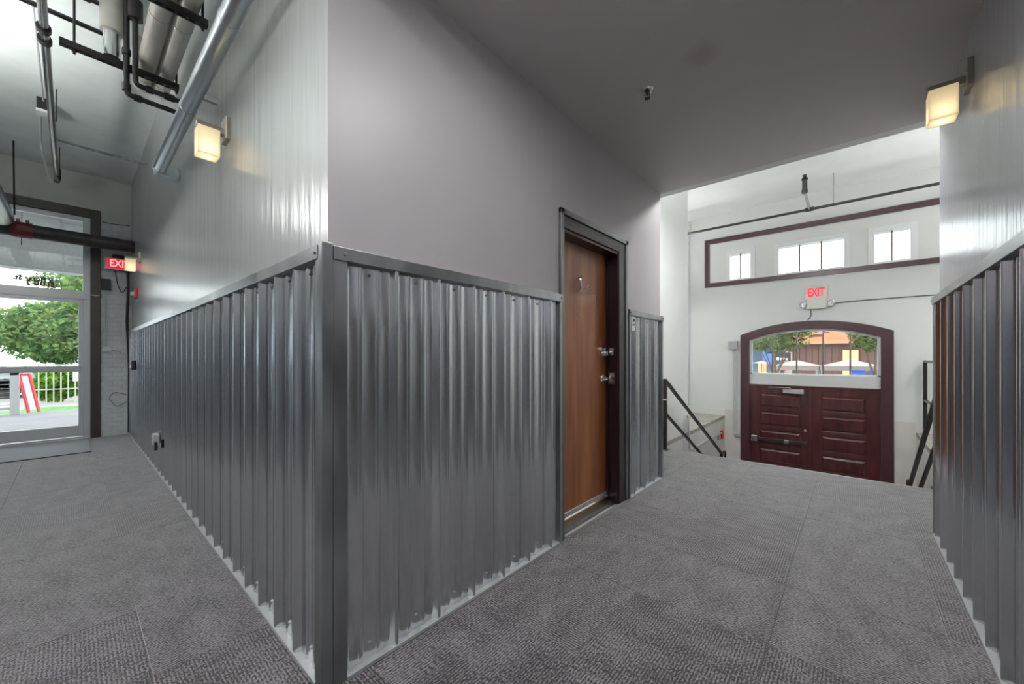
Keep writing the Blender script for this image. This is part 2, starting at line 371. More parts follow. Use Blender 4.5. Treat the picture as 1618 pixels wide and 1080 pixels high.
tile_area(-1.6, X0, -.433, YE, .20, .26); tile_area(X0, XE, -.433, YB, .20, .26); tile_area(XE, XS, SY0, SY1, .20, .26)
struct('trim_1', bx(XS, XS+.012, SY0, SY1, -.16, .004), 'galv_light', 'pale metal nosing strip along the stair edge', 'nosing')

wl = nb(); box(wl, X0, X0+.15, YB, YE, 0, ZH); box(wl, X0, X0+.15, -.6, YB, ZC, ZH)
struct('wall_left', wl, 'paint_gloss', 'semi-gloss grey hall wall above the long ribbed wainscot', 'wall')
wb = nb()
box(wb, X0+.15, 2.115, YB, YB+.15, 0, ZC+.1); box(wb, 2.115, 2.90, YB, YB+.15, 2.02, ZC+.1); box(wb, 2.90, XE, YB, YB+.15, 0, ZC+.1)
box(wb, X0, X0+.15, YB-.001, YB, 0, ZC+.1)
struct('wall_front', wb, 'paint_lilac', 'lilac-grey corridor wall around the brown wooden door', 'wall')
wp = nb(); box(wp, XE-.106, XE, YB+.15, SY1+.1, 0, ZS); box(wp, XE-.106, 6.36, SY1, SY1+.12, 0, ZS)
box(wp, 6.24, 6.36, SY1+.12, 3.0, 0, ZS); box(wp, 6.24, XF, 3.0, 3.15, 0, ZS)
struct('wall_stair_left', wp, 'paint_white', 'white wall left of the stairs behind the left railing', 'wall')
wr = nb(); box(wr, -1.6, 3.8, YR-.15, YR, 0, ZC+.05); box(wr, -1.6, X0+.15, YR-.15, YR, ZC, ZH)
struct('wall_right', wr, 'paint_right', 'glossy blue-grey corridor wall at the right edge', 'wall')
ws = nb(); box(ws, 3.694, 3.8, SY0-.12, YR-.15, 0, ZS); box(ws, 3.8, 6.3, SY0-.12, SY0, 0, ZS); box(ws, 6.18, 6.3, -2.0, SY0-.12, 0, ZS); box(ws, 6.18, XF, -2.15, -2.0, 0, ZS)
struct('wall_stair_right', ws, 'paint_white', 'white wall right of the stairs, hidden behind the corridor wall', 'wall')
struct('trim_2', bx(XE, 3.90, SY0, SY1, ZC, ZS), 'paint_white', 'white header band where the low ceiling ends', 'header')
# stringer walls (concrete sides of the stairwell) and ledges
st = nb(); box(st, XS, XF, SY1, SY1+.12, ZL, -.06)
struct('wall_stringer_left', st, 'paint_warm', 'pale concrete side wall under the left ledge', 'wall')
st = nb(); box(st, XS, XF, SY0-.12, SY0, ZL, -.06)
struct('wall_stringer_right', st, 'paint_warm', 'pale concrete side wall under the right ledge and railing', 'wall')
lg = nb(); box(lg, XE, XF, SY1, 3.0, -.06, 0)
struct('floor_ledge_left', lg, 'ledge_conc', 'bare concrete ledge beside the far wall, left of the stairs', 'ledge')
lg = nb(); box(lg, XE, XF, -2.0, SY0, -.06, 0)
struct('floor_ledge_right', lg, 'ledge_conc', 'bare concrete ledge right of the stairs carrying the guard rail', 'ledge')
# stairs down and landing
stp = thing('staircase', 'carpeted stairs leading down from the corridor to the exit doors', 'stairs', (XS, .6, ZL), kind='structure')
N = 8; RI = -ZL/N; TR = .33
for i in range(1, N):
    obj('step', bx(XS+.012+(i-1)*TR, XS+.012+i*TR, SY0, SY1, ZL-.1, -i*RI, bev=.006), 'carpet', stp)
struct('floor_landing', bx(XS, XF+.15, SY0-.12, SY1+.12, ZL-.1, ZL), 'concrete', 'lower concrete landing in front of the exit doors', 'floor')
# far (exit) wall : pieces around arch opening and clerestory
def arch(y, half, ze, za, yc=.58):
    # circular arc through (±half, ze) with apex za
    s = za-ze; R = (half*half+s*s)/(2*s); return za-R+math.sqrt(max(0, R*R-(y-yc)**2))
YC = .58
fw = nb()
def yz(a, b, d): return (d, a, b)
T0, T1 = XF, XF+.2
box(fw, T0, T1, YC+1.0, 3.15, ZL, 4.2); box(fw, T0, T1, -2.15, YC-1.0, ZL, 4.2)
hl = 1.0; n = 24
poly = [(YC-hl+2*hl*i/n, arch(YC-hl+2*hl*i/n, 1.0, 1.56, 1.75)) for i in range(n+1)] + [(YC+hl, 2.70), (YC-hl, 2.70)]
prism(fw, poly, yz, T0, T1)
# clerestory band z 2.70..3.22: openings
ops = [(1.47, 1.86), (.09, 1.05), (-.70, -.25)]
ys = [YC+hl] ; 
box(fw, T0, T1, YC-hl, YC+hl, 3.22, 4.2)
edges = [YC+hl, 1.47, 1.05, .09, -.25, YC-hl]
# left window lies partly beyond YC+hl -> rebuild those blocks
bmesh.ops.delete(fw, geom=fw.verts[:], context='VERTS')
box(fw, T0, T1, YC+hl, 3.15, ZL, 2.70); box(fw, T0, T1, -2.15, YC-hl, ZL, 2.70)
prism(fw, poly, yz, T0, T1)
box(fw, T0, T1, -2.15, 3.15, 3.22, 4.2)
e = [3.15, 1.86, 1.47, 1.05, .09, -.25, -.70, -2.15]
for i in (0, 2, 4, 6): box(fw, T0, T1, e[i+1], e[i], 2.70, 3.22)
struct('wall_far', fw, 'paint_white', 'white end wall with arched exit doors and high windows', 'wall')
lo = nb(); box(lo, XF-.012, XF, YC+1.08, SY1, ZL, .13); box(lo, XF-.012, XF, SY0, YC-1.08, ZL, .15)
struct('trim_3', lo, 'paint_warm', 'warmer painted lower band of the end wall beside the exit doors', 'wall band')
struct('baseboard_left', bx(XF-.015, XF, SY1+.0, 3.0, 0, .12), 'paint_white', 'white baseboard on the left ledge', 'baseboard')
struct('baseboard_right', bx(XF-.015, XF, -2.0, SY0, 0, .14), 'paint_white', 'white baseboard on the right ledge', 'baseboard')
struct('ceiling_stair', bx(3.7, XF+.2, -2.15, 3.15, ZS, ZS+.15), 'ceiling_white', 'white high ceiling above the stairs', 'ceiling')
struct('ceiling_corridor', bx(X0+.002, XE, -.6, YB+.1, ZC, ZC+.15), 'ceiling_taupe', 'flat taupe low ceiling with a faint round stain', 'ceiling')
struct('ceiling_hall', bx(-1.75, X0+.15, -.6, YE+.2, ZH, ZH+.15), 'ceiling_rough', 'rough pale green-white hall ceiling above the pipes', 'ceiling')
struct('wall_hall_left', bx(-1.75, -1.6, -.6, YE+.2, -.1, ZH), 'hall_paint', 'dark grey painted wall on the opposite side of the hall', 'wall')
# storefront wall
OX0, OX1, OZ = -1.35, .282, 3.32
ew = nb(); box(ew, OX1, X0+.15, YE, YE+.2, 0, 3.19); struct('wall_end_brick', ew, 'brick', 'white-painted brick strip right of the glass entrance door', 'wall')
ew = nb(); box(ew, OX1, X0+.15, YE+.01, YE+.2, 3.19, ZH); box(ew, -1.75, OX1, YE+.01, YE+.2, OZ, ZH); box(ew, -1.75, OX0, YE+.01, YE+.2, 0, OZ)
struct('wall_end', ew, 'end_plaster', 'grey-green plaster wall above the glass entrance', 'wall')

# ------------------------------------------------------------------ storefront entrance
sf = thing('door_1', 'grey aluminium glass entrance door with transom in a dark brown frame', 'door', (-.5, YE, 0), kind='structure')
fr = nb(); y0, y1 = YE-.03, YE+.14
box(fr, .182, OX1, y0, y1, 0, OZ, bev=.004); box(fr, OX0, .182, y0, y1, 3.20, OZ, bev=.004); box(fr, OX0, OX0+.1, y0, y1, 0, 3.2, bev=.004)
tag(obj('door_frame', fr, 'brown_frame', sf), 'dark brown outer frame')
af = nb(); a0, a1 = YE+.02, YE+.09
box(af, .108, .182, a0, a1, 0, 3.20, bev=.004); box(af, -1.25, -1.18, a0, a1, 0, 3.2); box(af, -1.18, .108, a0, a1, 3.135, 3.20, bev=.003)
box(af, -1.18, .145, a0-.02, a1, 2.005, 2.125, bev=.004); box(af, -1.18, .182, a0-.01, a1+.02, 0, .03)
box(af, -.99, -.94, a0, a1, 0, 3.14)
obj('jamb', af, 'alum', sf)
obj('transom_pane', bx(-.94, .108, YE+.05, YE+.058, 2.125, 3.135), 'glass', sf)
obj('transom_pane', bx(-1.18, -.99, YE+.05, YE+.058, .05, 3.135), 'glass', sf)
lf = nb(); d0, d1 = YE+.025, YE+.075
box(lf, .065, .150, d0, d1, .04, 2.0, bev=.004); box(lf, -.93, -.84, d0, d1, .04, 2.0, bev=.004)
box(lf, -.84, .065, d0, d1, .04, .195, bev=.003); box(lf, -.84, .065, d0, d1, 1.955, 2.0)
leaf = tag(obj('door_leaf', lf, 'alum', sf), 'glass leaf with aluminium rails')
obj('pane', bx(-.84, .065, YE+.046, YE+.054, .195, 1.955), 'glass', leaf)
obj('push_bar', bx(-.86, .085, YE-.03, YE+.03, .966, 1.05, bev=.008), 'alum', leaf)
obj('door_sticker', bx(-.02, .03, YE+.035, YE+.045, 1.70, 1.76), 'grey_pl', leaf)
# lettering on the transom, seen from behind (mirrored)
mm = frame_m((-.345, YE+.044, 2.243), (-1, 0, 0), (0, 0, 1))
t1 = text_bm('S Flores St.', .088, mm, .001, .72, 1.15, .0055)
tag(obj('lettering', t1, 'ink', sf), 'dark mirrored street lettering on the transom glass')
t2 = text_bm('BLDG 2', .084, frame_m((-.28, YE+.044, 2.180), (-1, 0, 0), (0, 0, 1)), .001, .75, 1.2, .0055)
obj('lettering', t2, 'ink', sf)
M_ = tag(obj('entrance_mat', bx(-1.5, .165, 7.08, 8.24, .0, .012, bev=.004), 'mat'), 'blue-grey entrance mat on the carpet before the glass door', 'mat')

# ------------------------------------------------------------------ corrugated wainscots
PER = .2145
def profile(s0, s1, c0):
    pts = [(s0, 0)]
    k = math.floor((s0-c0)/PER)-1
    while c0+k*PER < s1+PER:
        c = c0+k*PER
        for ds, d in ((-.026, 0), (-.0225, .001), (-.0205, .0035), (-.0085, .0215), (-.007, .0245), (-.004, .026), (.004, .026), (.007, .0245), (.0085, .0215), (.0205, .0035), (.0225, .001), (.026, 0)): pts.append((c+ds, d))
        for c2 in (c+.0715, c+.143):
            for ds, d in ((-.012, 0), (-.0105, .0006), (-.0085, .004), (-.0065, .005), (.0065, .005), (.0085, .004), (.0105, .0006), (.012, 0)): pts.append((c2+ds, d))
        k += 1
    pts = sorted(p for p in pts if s0-1e-6 <= p[0] <= s1+1e-6)
    pts.append((s1, 0)); return pts
def sheet(bm, s0, s1, c0, to3, z0, z1, base=.004):
    pr = profile(s0, s1, c0)
    th = .003
    F0 = [bm.verts.new(to3(s, base+d, z0)) for s, d in pr]; F1 = [bm.verts.new(to3(s, base+d, z1)) for s, d in pr]
    B0 = [bm.verts.new(to3(s, base+d-th, z0)) for s, d in pr]; B1 = [bm.verts.new(to3(s, base+d-th, z1)) for s, d in pr]
    n = len(pr)
    for i in range(n-1):
        bm.faces.new((F0[i], F0[i+1], F1[i+1], F1[i])); bm.faces.new((B0[i+1], B0[i], B1[i], B1[i+1]))
        bm.faces.new((F0[i+1], F0[i], B0[i], B0[i+1])); bm.faces.new((F1[i], F1[i+1], B1[i+1], B1[i]))
    bm.faces.new((F0[0], F1[0], B1[0], B0[0])); bm.faces.new((F0[-1], B0[-1], B1[-1], F1[-1]))
screw_me = None
def screw(parent, p, ax):
    global screw_me
    if screw_me is None or True:
        key = tuple(ax)
        if key not in screws:
            bm = lt([(.0065, 0), (.0065, .002), (.0045, .004), (.004, .006)], (0, 0, 0), ax, 6)
            me = bpy.data.meshes.new('screw'); bm.to_mesh(me); bm.free(); me.materials.append(M['galv_dark']); screws[key] = me
    o = bpy.data.objects.new('screw', screws[key]); C.objects.link(o); o.parent = parent; o.location = Vector(p)-parent.location
screws = {}
def wainscot(label, s0, s1, c0, to3, ax, along, loc, sheet_w=PER*4, ends=(1, 1), endw=(.03, .03), nscrew=99, box3=None):
    """to3(s, depth, z)"""
    t = thing('corrugated_wainscot', label, 'wall panelling', loc)
    a = s0; k = math.ceil((s0-c0+.05)/sheet_w)
    cuts = [s0]
    while c0+k*sheet_w-.04 < s1-.05: cuts.append(c0+k*sheet_w-.04); k += 1
    cuts.append(s1)
    for i, (p, q) in enumerate(zip(cuts, cuts[1:])):
        bm = nb(); sheet(bm, p, q+(.0 if q == s1 else .0), c0, to3, .012, 1.54, .004); obj('corrugated_sheet', bm, 'galv', t, smooth=True)
    def b3(s_0, s_1, d_0, d_1, z_0, z_1, bev=.0015):
        p, q = to3(s_0, d_0, z_0), to3(s_1, d_1, z_1); return bx(min(p[0], q[0]), max(p[0], q[0]), min(p[1], q[1]), max(p[1], q[1]), z_0, z_1, bev=bev)
    e0, e1 = (0, 0)
    obj('top_trim', b3(s0-(endw[0] if ends[0] else 0), s1+(endw[1] if ends[1] else 0), 0, .037, 1.527, ZW), 'galv_dark', t)
    obj('base_trim', b3(s0, s1, 0, .034, 0, .012, 0), 'galv_light', t)
    for on, s, wd in ((ends[0], s0, -endw[0]), (ends[1], s1, endw[1])):
        if on: obj('edge_trim', b3(min(s, s+wd), max(s, s+wd), 0, .031, 0, 1.527), 'galv_dark', t)
    # screws in the middle flats
    k = math.floor((s0-c0)/PER); n_ = 0
    while c0+k*PER < s1 and n_ < nscrew:
        s = c0+k*PER+.107
        if s0+.02 < s < s1-.02:
            for z in (1.495, .07): screw(t, to3(s, .004, z), ax)
            n_ += 1
        k += 1
    screw(t, to3(s0-.012, .037, 1.55), ax); screw(t, to3(s1-.0+.008, .037, 1.55), ax)
    return t
# hall side (faces -x), corridor side (faces -y), after-door piece, right wall (faces +y)
wA = wainscot('long ribbed metal wainscot along the hall, left of the corner post', 1.447, 8.26, 1.449-PER*0, lambda s, d, z: (X0-d, s, z), (-1, 0, 0), 'y', (X0, 4.8, 0), endw=(.03, .03))
wB = wainscot('ribbed metal wainscot between the corner post and the brown door', .666, 2.035, .873-PER, lambda s, d, z: (s, YB-d, z), (0, -1, 0), 'x', (1.35, YB, 0), endw=(.052, .026))
wC = wainscot('narrow ribbed metal wainscot right of the brown door', 3.075, 3.780, 3.163, lambda s, d, z: (s, YB-d, z), (0, -1, 0), 'x', (3.4, YB, 0), endw=(.022, .026))
wD = wainscot('ribbed metal wainscot along the right edge of the photo', -1.2, 3.77, 2.868, lambda s, d, z: (s, YR+d, z), (0, 1, 0), 'x', (1.8, YR, 0), endw=(.02, .03))
wE = wainscot('ribbed metal wainscot on the opposite side of the hall', -.40, 8.26, .1, lambda s, d, z: (-1.6+d, s, z), (1, 0, 0), 'y', (-1.6, 4, 0), nscrew=0)
obj('corner_trim', bx(X0-.034, X0+.004, YB-.034, YB+.004, 0, ZW+.008, bev=.002), 'galv_dark', wB)
obj('plate', bx(3.085, 3.150, YB-.036, YB-.026, 1.40, 1.515, bev=.002), 'white_pl', wC)
pl = wC.children[-1]; pl['label'] = 'small white notice plate with dark print'
for z, h_ in ((1.475, .022), (1.442, .014)): obj('print', bx(3.10, 3.138, YB-.0375, YB-.036, z, z+h_), 'black', pl)

# ------------------------------------------------------------------ brown apartment door
ad = thing('door_2', 'brown veneer apartment door recessed in a dark plum jamb', 'door', (2.51, YB, 0), kind='structure')
cs = nb()
box(cs, 2.064, 2.100, YB-.022, YB, 0, 2.137, bev=.002); box(cs, 3.008, 3.045, YB-.022, YB, 0, 2.137, bev=.002); box(cs, 2.064, 3.045, YB-.022, YB, 2.102, 2.137, bev=.002)
tag(obj('casing', cs, 'casing', ad), 'raw steel angle casing')
fc = nb(); box(fc, 2.097, 2.118, YB-.012, YB+.004, 0, 2.10, bev=.003); box(fc, 2.90, 3.005, YB-.012, YB+.004, 0, 2.10, bev=.003); box(fc, 2.115, 2.90, YB-.012, YB+.004, 2.02, 2.10, bev=.003)
box(fc, 2.105, 2.125, YB, 1.62, 0, 2.03); box(fc, 2.89, 2.92, YB, 1.62, 0, 2.03); box(fc, 2.12, 2.89, YB, 1.62, 2.00, 2.03)
box(fc, 2.875, 2.895, 1.49, 1.505, 0, 2.0)
obj('jamb', fc, 'jamb', ad)
YD = 1.515
lf = obj('door_leaf', bx(2.128, 2.888, YD, YD+.045, .055, 1.998, bev=.003), 'wood', ad)
obj('door_sweep', bx(2.13, 2.885, YD-.008, YD+.004, .052, .085, bev=.002), 'galv_light', lf)
th = nb(); prism(th, [(YD-.07, 0), (YD-.055, .014), (YD-.01, .02), (YD+.04, .02), (YD+.04, 0)], lambda a, b, d: (d, a, b), 2.126, 2.89)
tag(obj('threshold', th, 'brown_frame', ad), 'dark metal threshold with a brass edge')
obj('threshold_strip', bx(2.126, 2.89, YD-.012, YD-.002, .02, .040), mat('brass', (.45, .32, .14), .3, 1), ad.children[-1])
# double coat hook / knocker
hk = nb(); hx, hz = 2.47, 1.70
tube(hk, rnd([(hx, YD-.004, hz+.07), (hx, YD-.022, hz+.06), (hx, YD-.018, hz-.02)], .012), .006, 8)
tube(hk, rnd([(hx-.055, YD-.045, hz+.012), (hx-.035, YD-.035, hz-.02), (hx, YD-.012, hz-.03), (hx+.035, YD-.035, hz-.02), (hx+.055, YD-.045, hz+.012)], .02), .006, 8)
lathe(hk, [(.014, 0), (.014, .008), (.007, .012)], (hx, YD, hz+.045), (0, -1, 0), 12); lathe(hk, [(.012, 0), (.012, .008), (.006, .012)], (hx, YD, hz-.03), (0, -1, 0), 12)
obj('hook', hk, 'chrome', lf, smooth=True)
obj('peephole', lt([(.010, 0), (.010, .004), (.006, .006)], (hx+.0, YD, 1.49), (0, -1, 0), 12), 'chrome', lf)
db = nb(); prism(db, [(.035*math.cos(a)*1+2.82, 1.222+.055*math.sin(a)) for a in [i*math.pi/10 for i in range(20)]], lambda a, b, d: (a, d, b), YD-.016, YD)
lathe(db, [(.02, 0), (.021, .012), (.012, .016)], (2.82, YD-.016, 1.205), (0, -1, 0), 14); box(db, 2.815, 2.825, YD-.05, YD-.03, 1.187, 1.223, bev=.003)
tag(obj('deadbolt', db, 'chrome', lf, smooth=True), 'chrome deadbolt')
hd = nb(); lathe(hd, [(.032, 0), (.031, .010), (.014, .014), (.013, .045)], (2.815, YD, 1.006), (0, -1, 0), 16)
tube(hd, rnd([(2.815, YD-.04, 1.006), (2.815, YD-.058, 1.006), (2.72, YD-.062, 1.0)], .014), [.011]*6+[.008], 10)
tag(obj('door_handle', hd, 'chrome', lf, smooth=True), 'chrome lever handle')
sp = nb(); box(sp, 2.884, 2.889, 1.44, 1.49, .96, 1.05); box(sp, 2.884, 2.889, 1.445, 1.485, 1.19, 1.25)
obj('strike_plate', sp, 'chrome', ad)

# ------------------------------------------------------------------ exit doors, arch
ed = thing('door_3', 'dark red-brown double exit doors with raised panels under the arch', 'door', (XF, YC, ZL), kind='structure')
fa = nb(); H0, H1 = 1.075, .925
for (d0_, d1_) in ((XF-.035, XF+.12),):
    nn = 28
    def ring(half, ze, za):
        return [(YC+half, ZL)] + [(YC+half-2*half*i/nn, arch(YC+half-2*half*i/nn, half, ze, za)) for i in range(nn+1)] + [(YC-half, ZL)]
    o_, i_ = ring(H0, 1.60, 1.82), ring(H1, 1.50, 1.68)
    VO = [[fa.verts.new((d, a, b)) for a, b in o_] for d in (d0_, d1_)]; VI = [[fa.verts.new((d, a, b)) for a, b in i_] for d in (d0_, d1_)]
    for k in range(len(o_)-1):
        fa.faces.new((VO[0][k], VO[0][k+1], VI[0][k+1], VI[0][k])); fa.faces.new((VO[1][k+1], VO[1][k], VI[1][k], VI[1][k+1]))
        fa.faces.new((VO[0][k+1], VO[0][k], VO[1][k], VO[1][k+1])); fa.faces.new((VI[0][k], VI[0][k+1], VI[1][k+1], VI[1][k]))
tag(obj('arched_frame', fa, 'plum', ed), 'plum-brown arched frame')
obj('transom_panel', bx(XF+.0, XF+.07, YC-H1, YC+H1, .655, .85, bev=.004), 'frost', ed)
def leafdoor(ya, yb, py0, py1, label):
    L = nb(); x0, x1 = XF+.03, XF+.075
    box(L, x0+.02, x1, ya, yb, ZL+.01, .65)
    box(L, x0, x0+.02, ya, py0, ZL+.01, .65, bev=.002); box(L, x0, x0+.02, py1, yb, ZL+.01, .65, bev=.002)
    zt = [.49-.35*k for k in range(5)]; hh = .265
    zz = [.65]+[z for t in zt for z in (t, t-hh)]+[ZL+.01]
    for k in range(0, len(zz), 2): box(L, x0, x0+.02, py0, py1, zz[k+1], zz[k], bev=.002)
    lo_ = tag(obj('door_leaf', L, 'mahogany', ed), label)
    for t in zt:
        b = nb(); a_, b_ = py0+.012, py1-.012; z_, y_ = t-hh+.012, t-.012; i = .032
        A = [(x0+.019, a_, z_), (x0+.019, b_, z_), (x0+.019, b_, y_), (x0+.019, a_, y_)]; B = [(x0-.002, a_+i, z_+i), (x0-.002, b_-i, z_+i), (x0-.002, b_-i, y_-i), (x0-.002, a_+i, y_-i)]
        va = [b.verts.new(p) for p in A]; vb = [b.verts.new(p) for p in B]; b.faces.new(va); b.faces.new(vb)
        for q in range(4): b.faces.new((va[q], va[(q+1) % 4], vb[(q+1) % 4], vb[q]))
        obj('raised_panel', b, 'mahogany', lo_)
    return lo_
dl = leafdoor(.578, 1.525, .70, 1.345, 'left leaf with closer and push bar')
dr = leafdoor(YC-H1-.02, .577, -.175, .42, 'right leaf')
obj('astragal', bx(XF+.015, XF+.032, .555, .60, ZL+.01, .645, bev=.004), 'mahogany', dr)
pb = nb(); box(pb, XF-.045, XF-.015, .62, 1.40, -.40, -.35, bev=.006)
obj('push_bar', pb, 'strut', dl)
pe = nb(); box(pe, XF-.05, XF+.03, 1.37, 1.47, -.43, -.32, bev=.01); box(pe, XF-.05, XF+.03, .88, .95, -.405, -.345, bev=.008)
tag(obj('bar_bracket', pe, 'chrome', dl), 'bright metal push bar bracket')
cl = nb(); box(cl, XF-.03, XF+.03, .66, .97, .51, .585, bev=.006)
tag(obj('door_closer', cl, 'galv_light', dl), 'silver door closer')
cl = nb(); beam(cl, (XF-.04, 1.19, .612), (XF-.06, .86, .617), .02, .012); beam(cl, (XF-.06, .86, .617), (XF-.01, .84, .585), .02, .012)
obj('closer_arm', cl, 'chrome', dl)
lock = obj('lock_cylinder', lt([(.02, 0), (.02, .01), (.012, .015)], (XF+.03, .64, -.15), (-1, 0, 0), 14), 'nickel', dl)
# arched window above
aw = thing('window_4', 'arched five-pane window above the exit doors', 'window', (XF, YC, .85), kind='structure')
sh = nb(); x0, x1 = XF+.02, XF+.06
nn = 24
for k in range(nn):
    ya, yb = YC-.925+1.85*k/nn, YC-.925+1.85*(k+1)/nn
    za, zb = arch(ya, H1, 1.50, 1.68), arch(yb, H1, 1.50, 1.68)
    prism(sh, [(ya, za-.035), (yb, zb-.035), (yb, zb+.004), (ya, za+.004)], yz, x0, x1)
box(sh, x0, x1, YC-.925, YC+.925, .845, .875); box(sh, x0, x1, YC-.925, YC-.885, .85, 1.48); box(sh, x0, x1, YC+.885, YC+.925, .85, 1.48)
obj('window_frame', sh, 'white_frame', aw)
mus = [1.135, .765, .390, .030]
for y in mus: obj('muntin', bx(x0+.005, x1-.005, y-.012, y+.012, .87, arch(y, H1, 1.50, 1.68)-.03), 'casing', aw)
ed_ = [YC+.885]+mus+[YC-.885]
for a, b in zip(ed_, ed_[1:]):
    g = nb(); m_ = 6
    P_ = [(b+.004+(a-b-.008)*i/m_, arch(b+.004+(a-b-.008)*i/m_, H1, 1.50, 1.68)-.03) for i in range(m_+1)]
    prism(g, [(a-.004, .87), (b+.004, .87)]+P_, yz, x0+.018, x0+.024); obj('pane', g, 'glass', aw)
# clerestory: brown surround, three small windows
ct = thing('trim_4', 'plum-brown painted frame around the three high windows', 'window surround', (XF, .6, 2.6), kind='structure')
c_ = nb(); xx0, xx1 = XF-.03, XF
box(c_, xx0, xx1, -1.13, 2.305, 3.49, 3.585, bev=.003); box(c_, xx0, xx1, -1.13, 2.305, 2.605, 2.69, bev=.003); box(c_, xx0, xx1, 2.215, 2.305, 2.69, 3.49); box(c_, xx0, xx1, -1.13, -1.04, 2.69, 3.49)
obj('surround', c_, 'plum', ct)
def smallwin(nm, ya, yb, npane, label, pc=0):
    t = thing(nm, label, 'window', (XF, (ya+yb)/2, 2.7), kind='structure')
    f = nb(); x0, x1 = XF-.02, XF+.10
    box(f, x0, x1, ya-.06, ya+.02, 2.69, 3.30, bev=.003); box(f, x0, x1, yb-.02, yb+.06, 2.69, 3.30, bev=.003)
    box(f, x0, x1, ya+.02, yb-.02, 3.215, 3.30, bev=.003); box(f, x0, x1, ya+.02, yb-.02, 2.69, 2.725, bev=.003)
    obj('window_frame', f, 'white_frame', t)
    wd = (yb-ya-.04)/npane
    for i in range(1, npane):
        y = ya+.02+wd*i; obj('muntin', bx(XF+.02, XF+.05, y-.010, y+.010, 2.72, 3.22), mat('muntin_brown', (.16, .07, .05), .5) if i == 1 else M['muntin'] if 'muntin' in M else 'casing', t)
        M['muntin'] = bpy.data.materials['muntin_brown']
    for i in range(npane): obj('pane', bx(XF+.03, XF+.036, ya+.021+wd*i+.008, ya+.019+wd*(i+1)-.008, 2.722, 3.218), 'glass', t)
smallwin('window_1', 1.47, 1.86, 2, 'leftmost small two-pane high window')
smallwin('window_2', .09, 1.05, 3, 'wide three-pane high window in the middle')
smallwin('window_3', -.70, -.25, 2, 'rightmost small two-pane high window')

# ------------------------------------------------------------------ wall sconces
def sconce(p, wx, label):
    """p: plate centre on the wall, wx: outward unit vector"""
    t = thing('wall_sconce', label, 'wall lamp', p, 'square glass wall sconces')
    o = Vector(wx); s = Vector((0, 0, 1)).cross(o); p = Vector(p)
    def bb(a0, a1, s0, s1, z0, z1, bev=0):
        q = [p+o*a+s*b+Vector((0, 0, c)) for a in (a0, a1) for b in (s0, s1) for c in (z0, z1)]
        return bx(min(v.x for v in q), max(v.x for v in q), min(v.y for v in q), max(v.y for v in q), min(v.z for v in q), max(v.z for v in q), bev=bev)
    obj('back_plate', bb(0, .022, -.055, .055, -.065, .065, .002), 'nickel', t)
    obj('arm', bb(.022, .15, -.02, .02, -.035, -.0, .002), 'nickel', t)
    obj('cap', bb(.045, .15, -.046, .046, -.035, -.028), 'nickel', t)
    g = nb(); w0, w1, hb, zt, zb = .047, .147, .05, -.035, -.185; th_ = .005
    for a in ((w0, w0+th_, -hb, hb, zb, zt), (w1-th_, w1, -hb, hb, zb, zt), (w0+th_, w1-th_, -hb, -hb+th_, zb, zt), (w0+th_, w1-th_, hb-th_, hb, zb, zt), (w0+th_, w1-th_, -hb+th_, hb-th_, zb, zb+th_)):
        q = [p+o*x+s*b+Vector((0, 0, c)) for x in a[:2] for b in a[2:4] for c in a[4:]]
        box(g, min(v.x for v in q), max(v.x for v in q), min(v.y for v in q), max(v.y for v in q), min(v.z for v in q), max(v.z for v in q))
    obj('glass_shade', g, 'shade', t)
    c = p+o*.097+Vector((0, 0, -.140))
    obj('bulb', lt([(.006, -.030), (.014, -.026), (.018, -.014), (.014, .0), (.008, .008), (.008, .01)], c, (0, 0, 1), 12), 'bulb', t, smooth=True)
    return t
sconce((X0, 2.764, 2.505), (-1, 0, 0), 'glowing square glass sconce below the round steel duct')
sconce((X0, 7.144, 2.50), (-1, 0, 0), 'distant square glass sconce in front of the red exit sign')
sconce((2.884, YR, 2.545), (0, 1, 0), 'glowing square glass sconce on the right wall')

# ------------------------------------------------------------------ fill lights added out of view to brighten hall, corridor and stairs
def fill_light(x, y, z, lx, ly, label, up=0, m='fixture'):
    t = thing('ceiling_light', label, 'ceiling light', (x, y, z-.06), 'ceiling lights out of view')
    obj('housing', bx(x-lx/2-.02, x+lx/2+.02, y-ly/2-.02, y+ly/2+.02, z-.05, z), 'white_pl', t)
    obj('diffuser', bx(x-lx/2, x+lx/2, y-ly/2, y+ly/2, z-.06, z-.05), m, t)
    if up:
        obj('diffuser', bx(x-lx/2, x+lx/2, y-ly/2, y+ly/2, z, z+.01), m, t)
        for q in (-.4, .4): obj('hanger_rod', tb([(x, y+q*ly, z), (x, y+q*ly, up)], .006, 6), 'strut', t)
fill_light(-.6, 1.0, 3.0, .3, 1.4, 'long pendant light over the near hall', ZH); fill_light(1.15, .45, ZC, .5, .4, 'square ceiling light over the corridor mouth', 0, 'fixture_low')
fill_light(4.45, .6, 3.22, .3, 1.1, 'long pendant light over the top of the stairs', ZS, 'fixture_stair'); fill_light(7.3, 2.68, 2.5, .5, .25, 'square pendant light in the left recess of the stair hall', ZS); fill_light(7.3, -1.5, 2.5, .5, .3, 'square pendant light in the right recess of the stair hall', ZS); fill_light(-1.05, 4.6, 2.95, .25, 1.4, 'long pendant light over the far hall', ZH)  # added above and beside the stairs to light ceiling and far wall

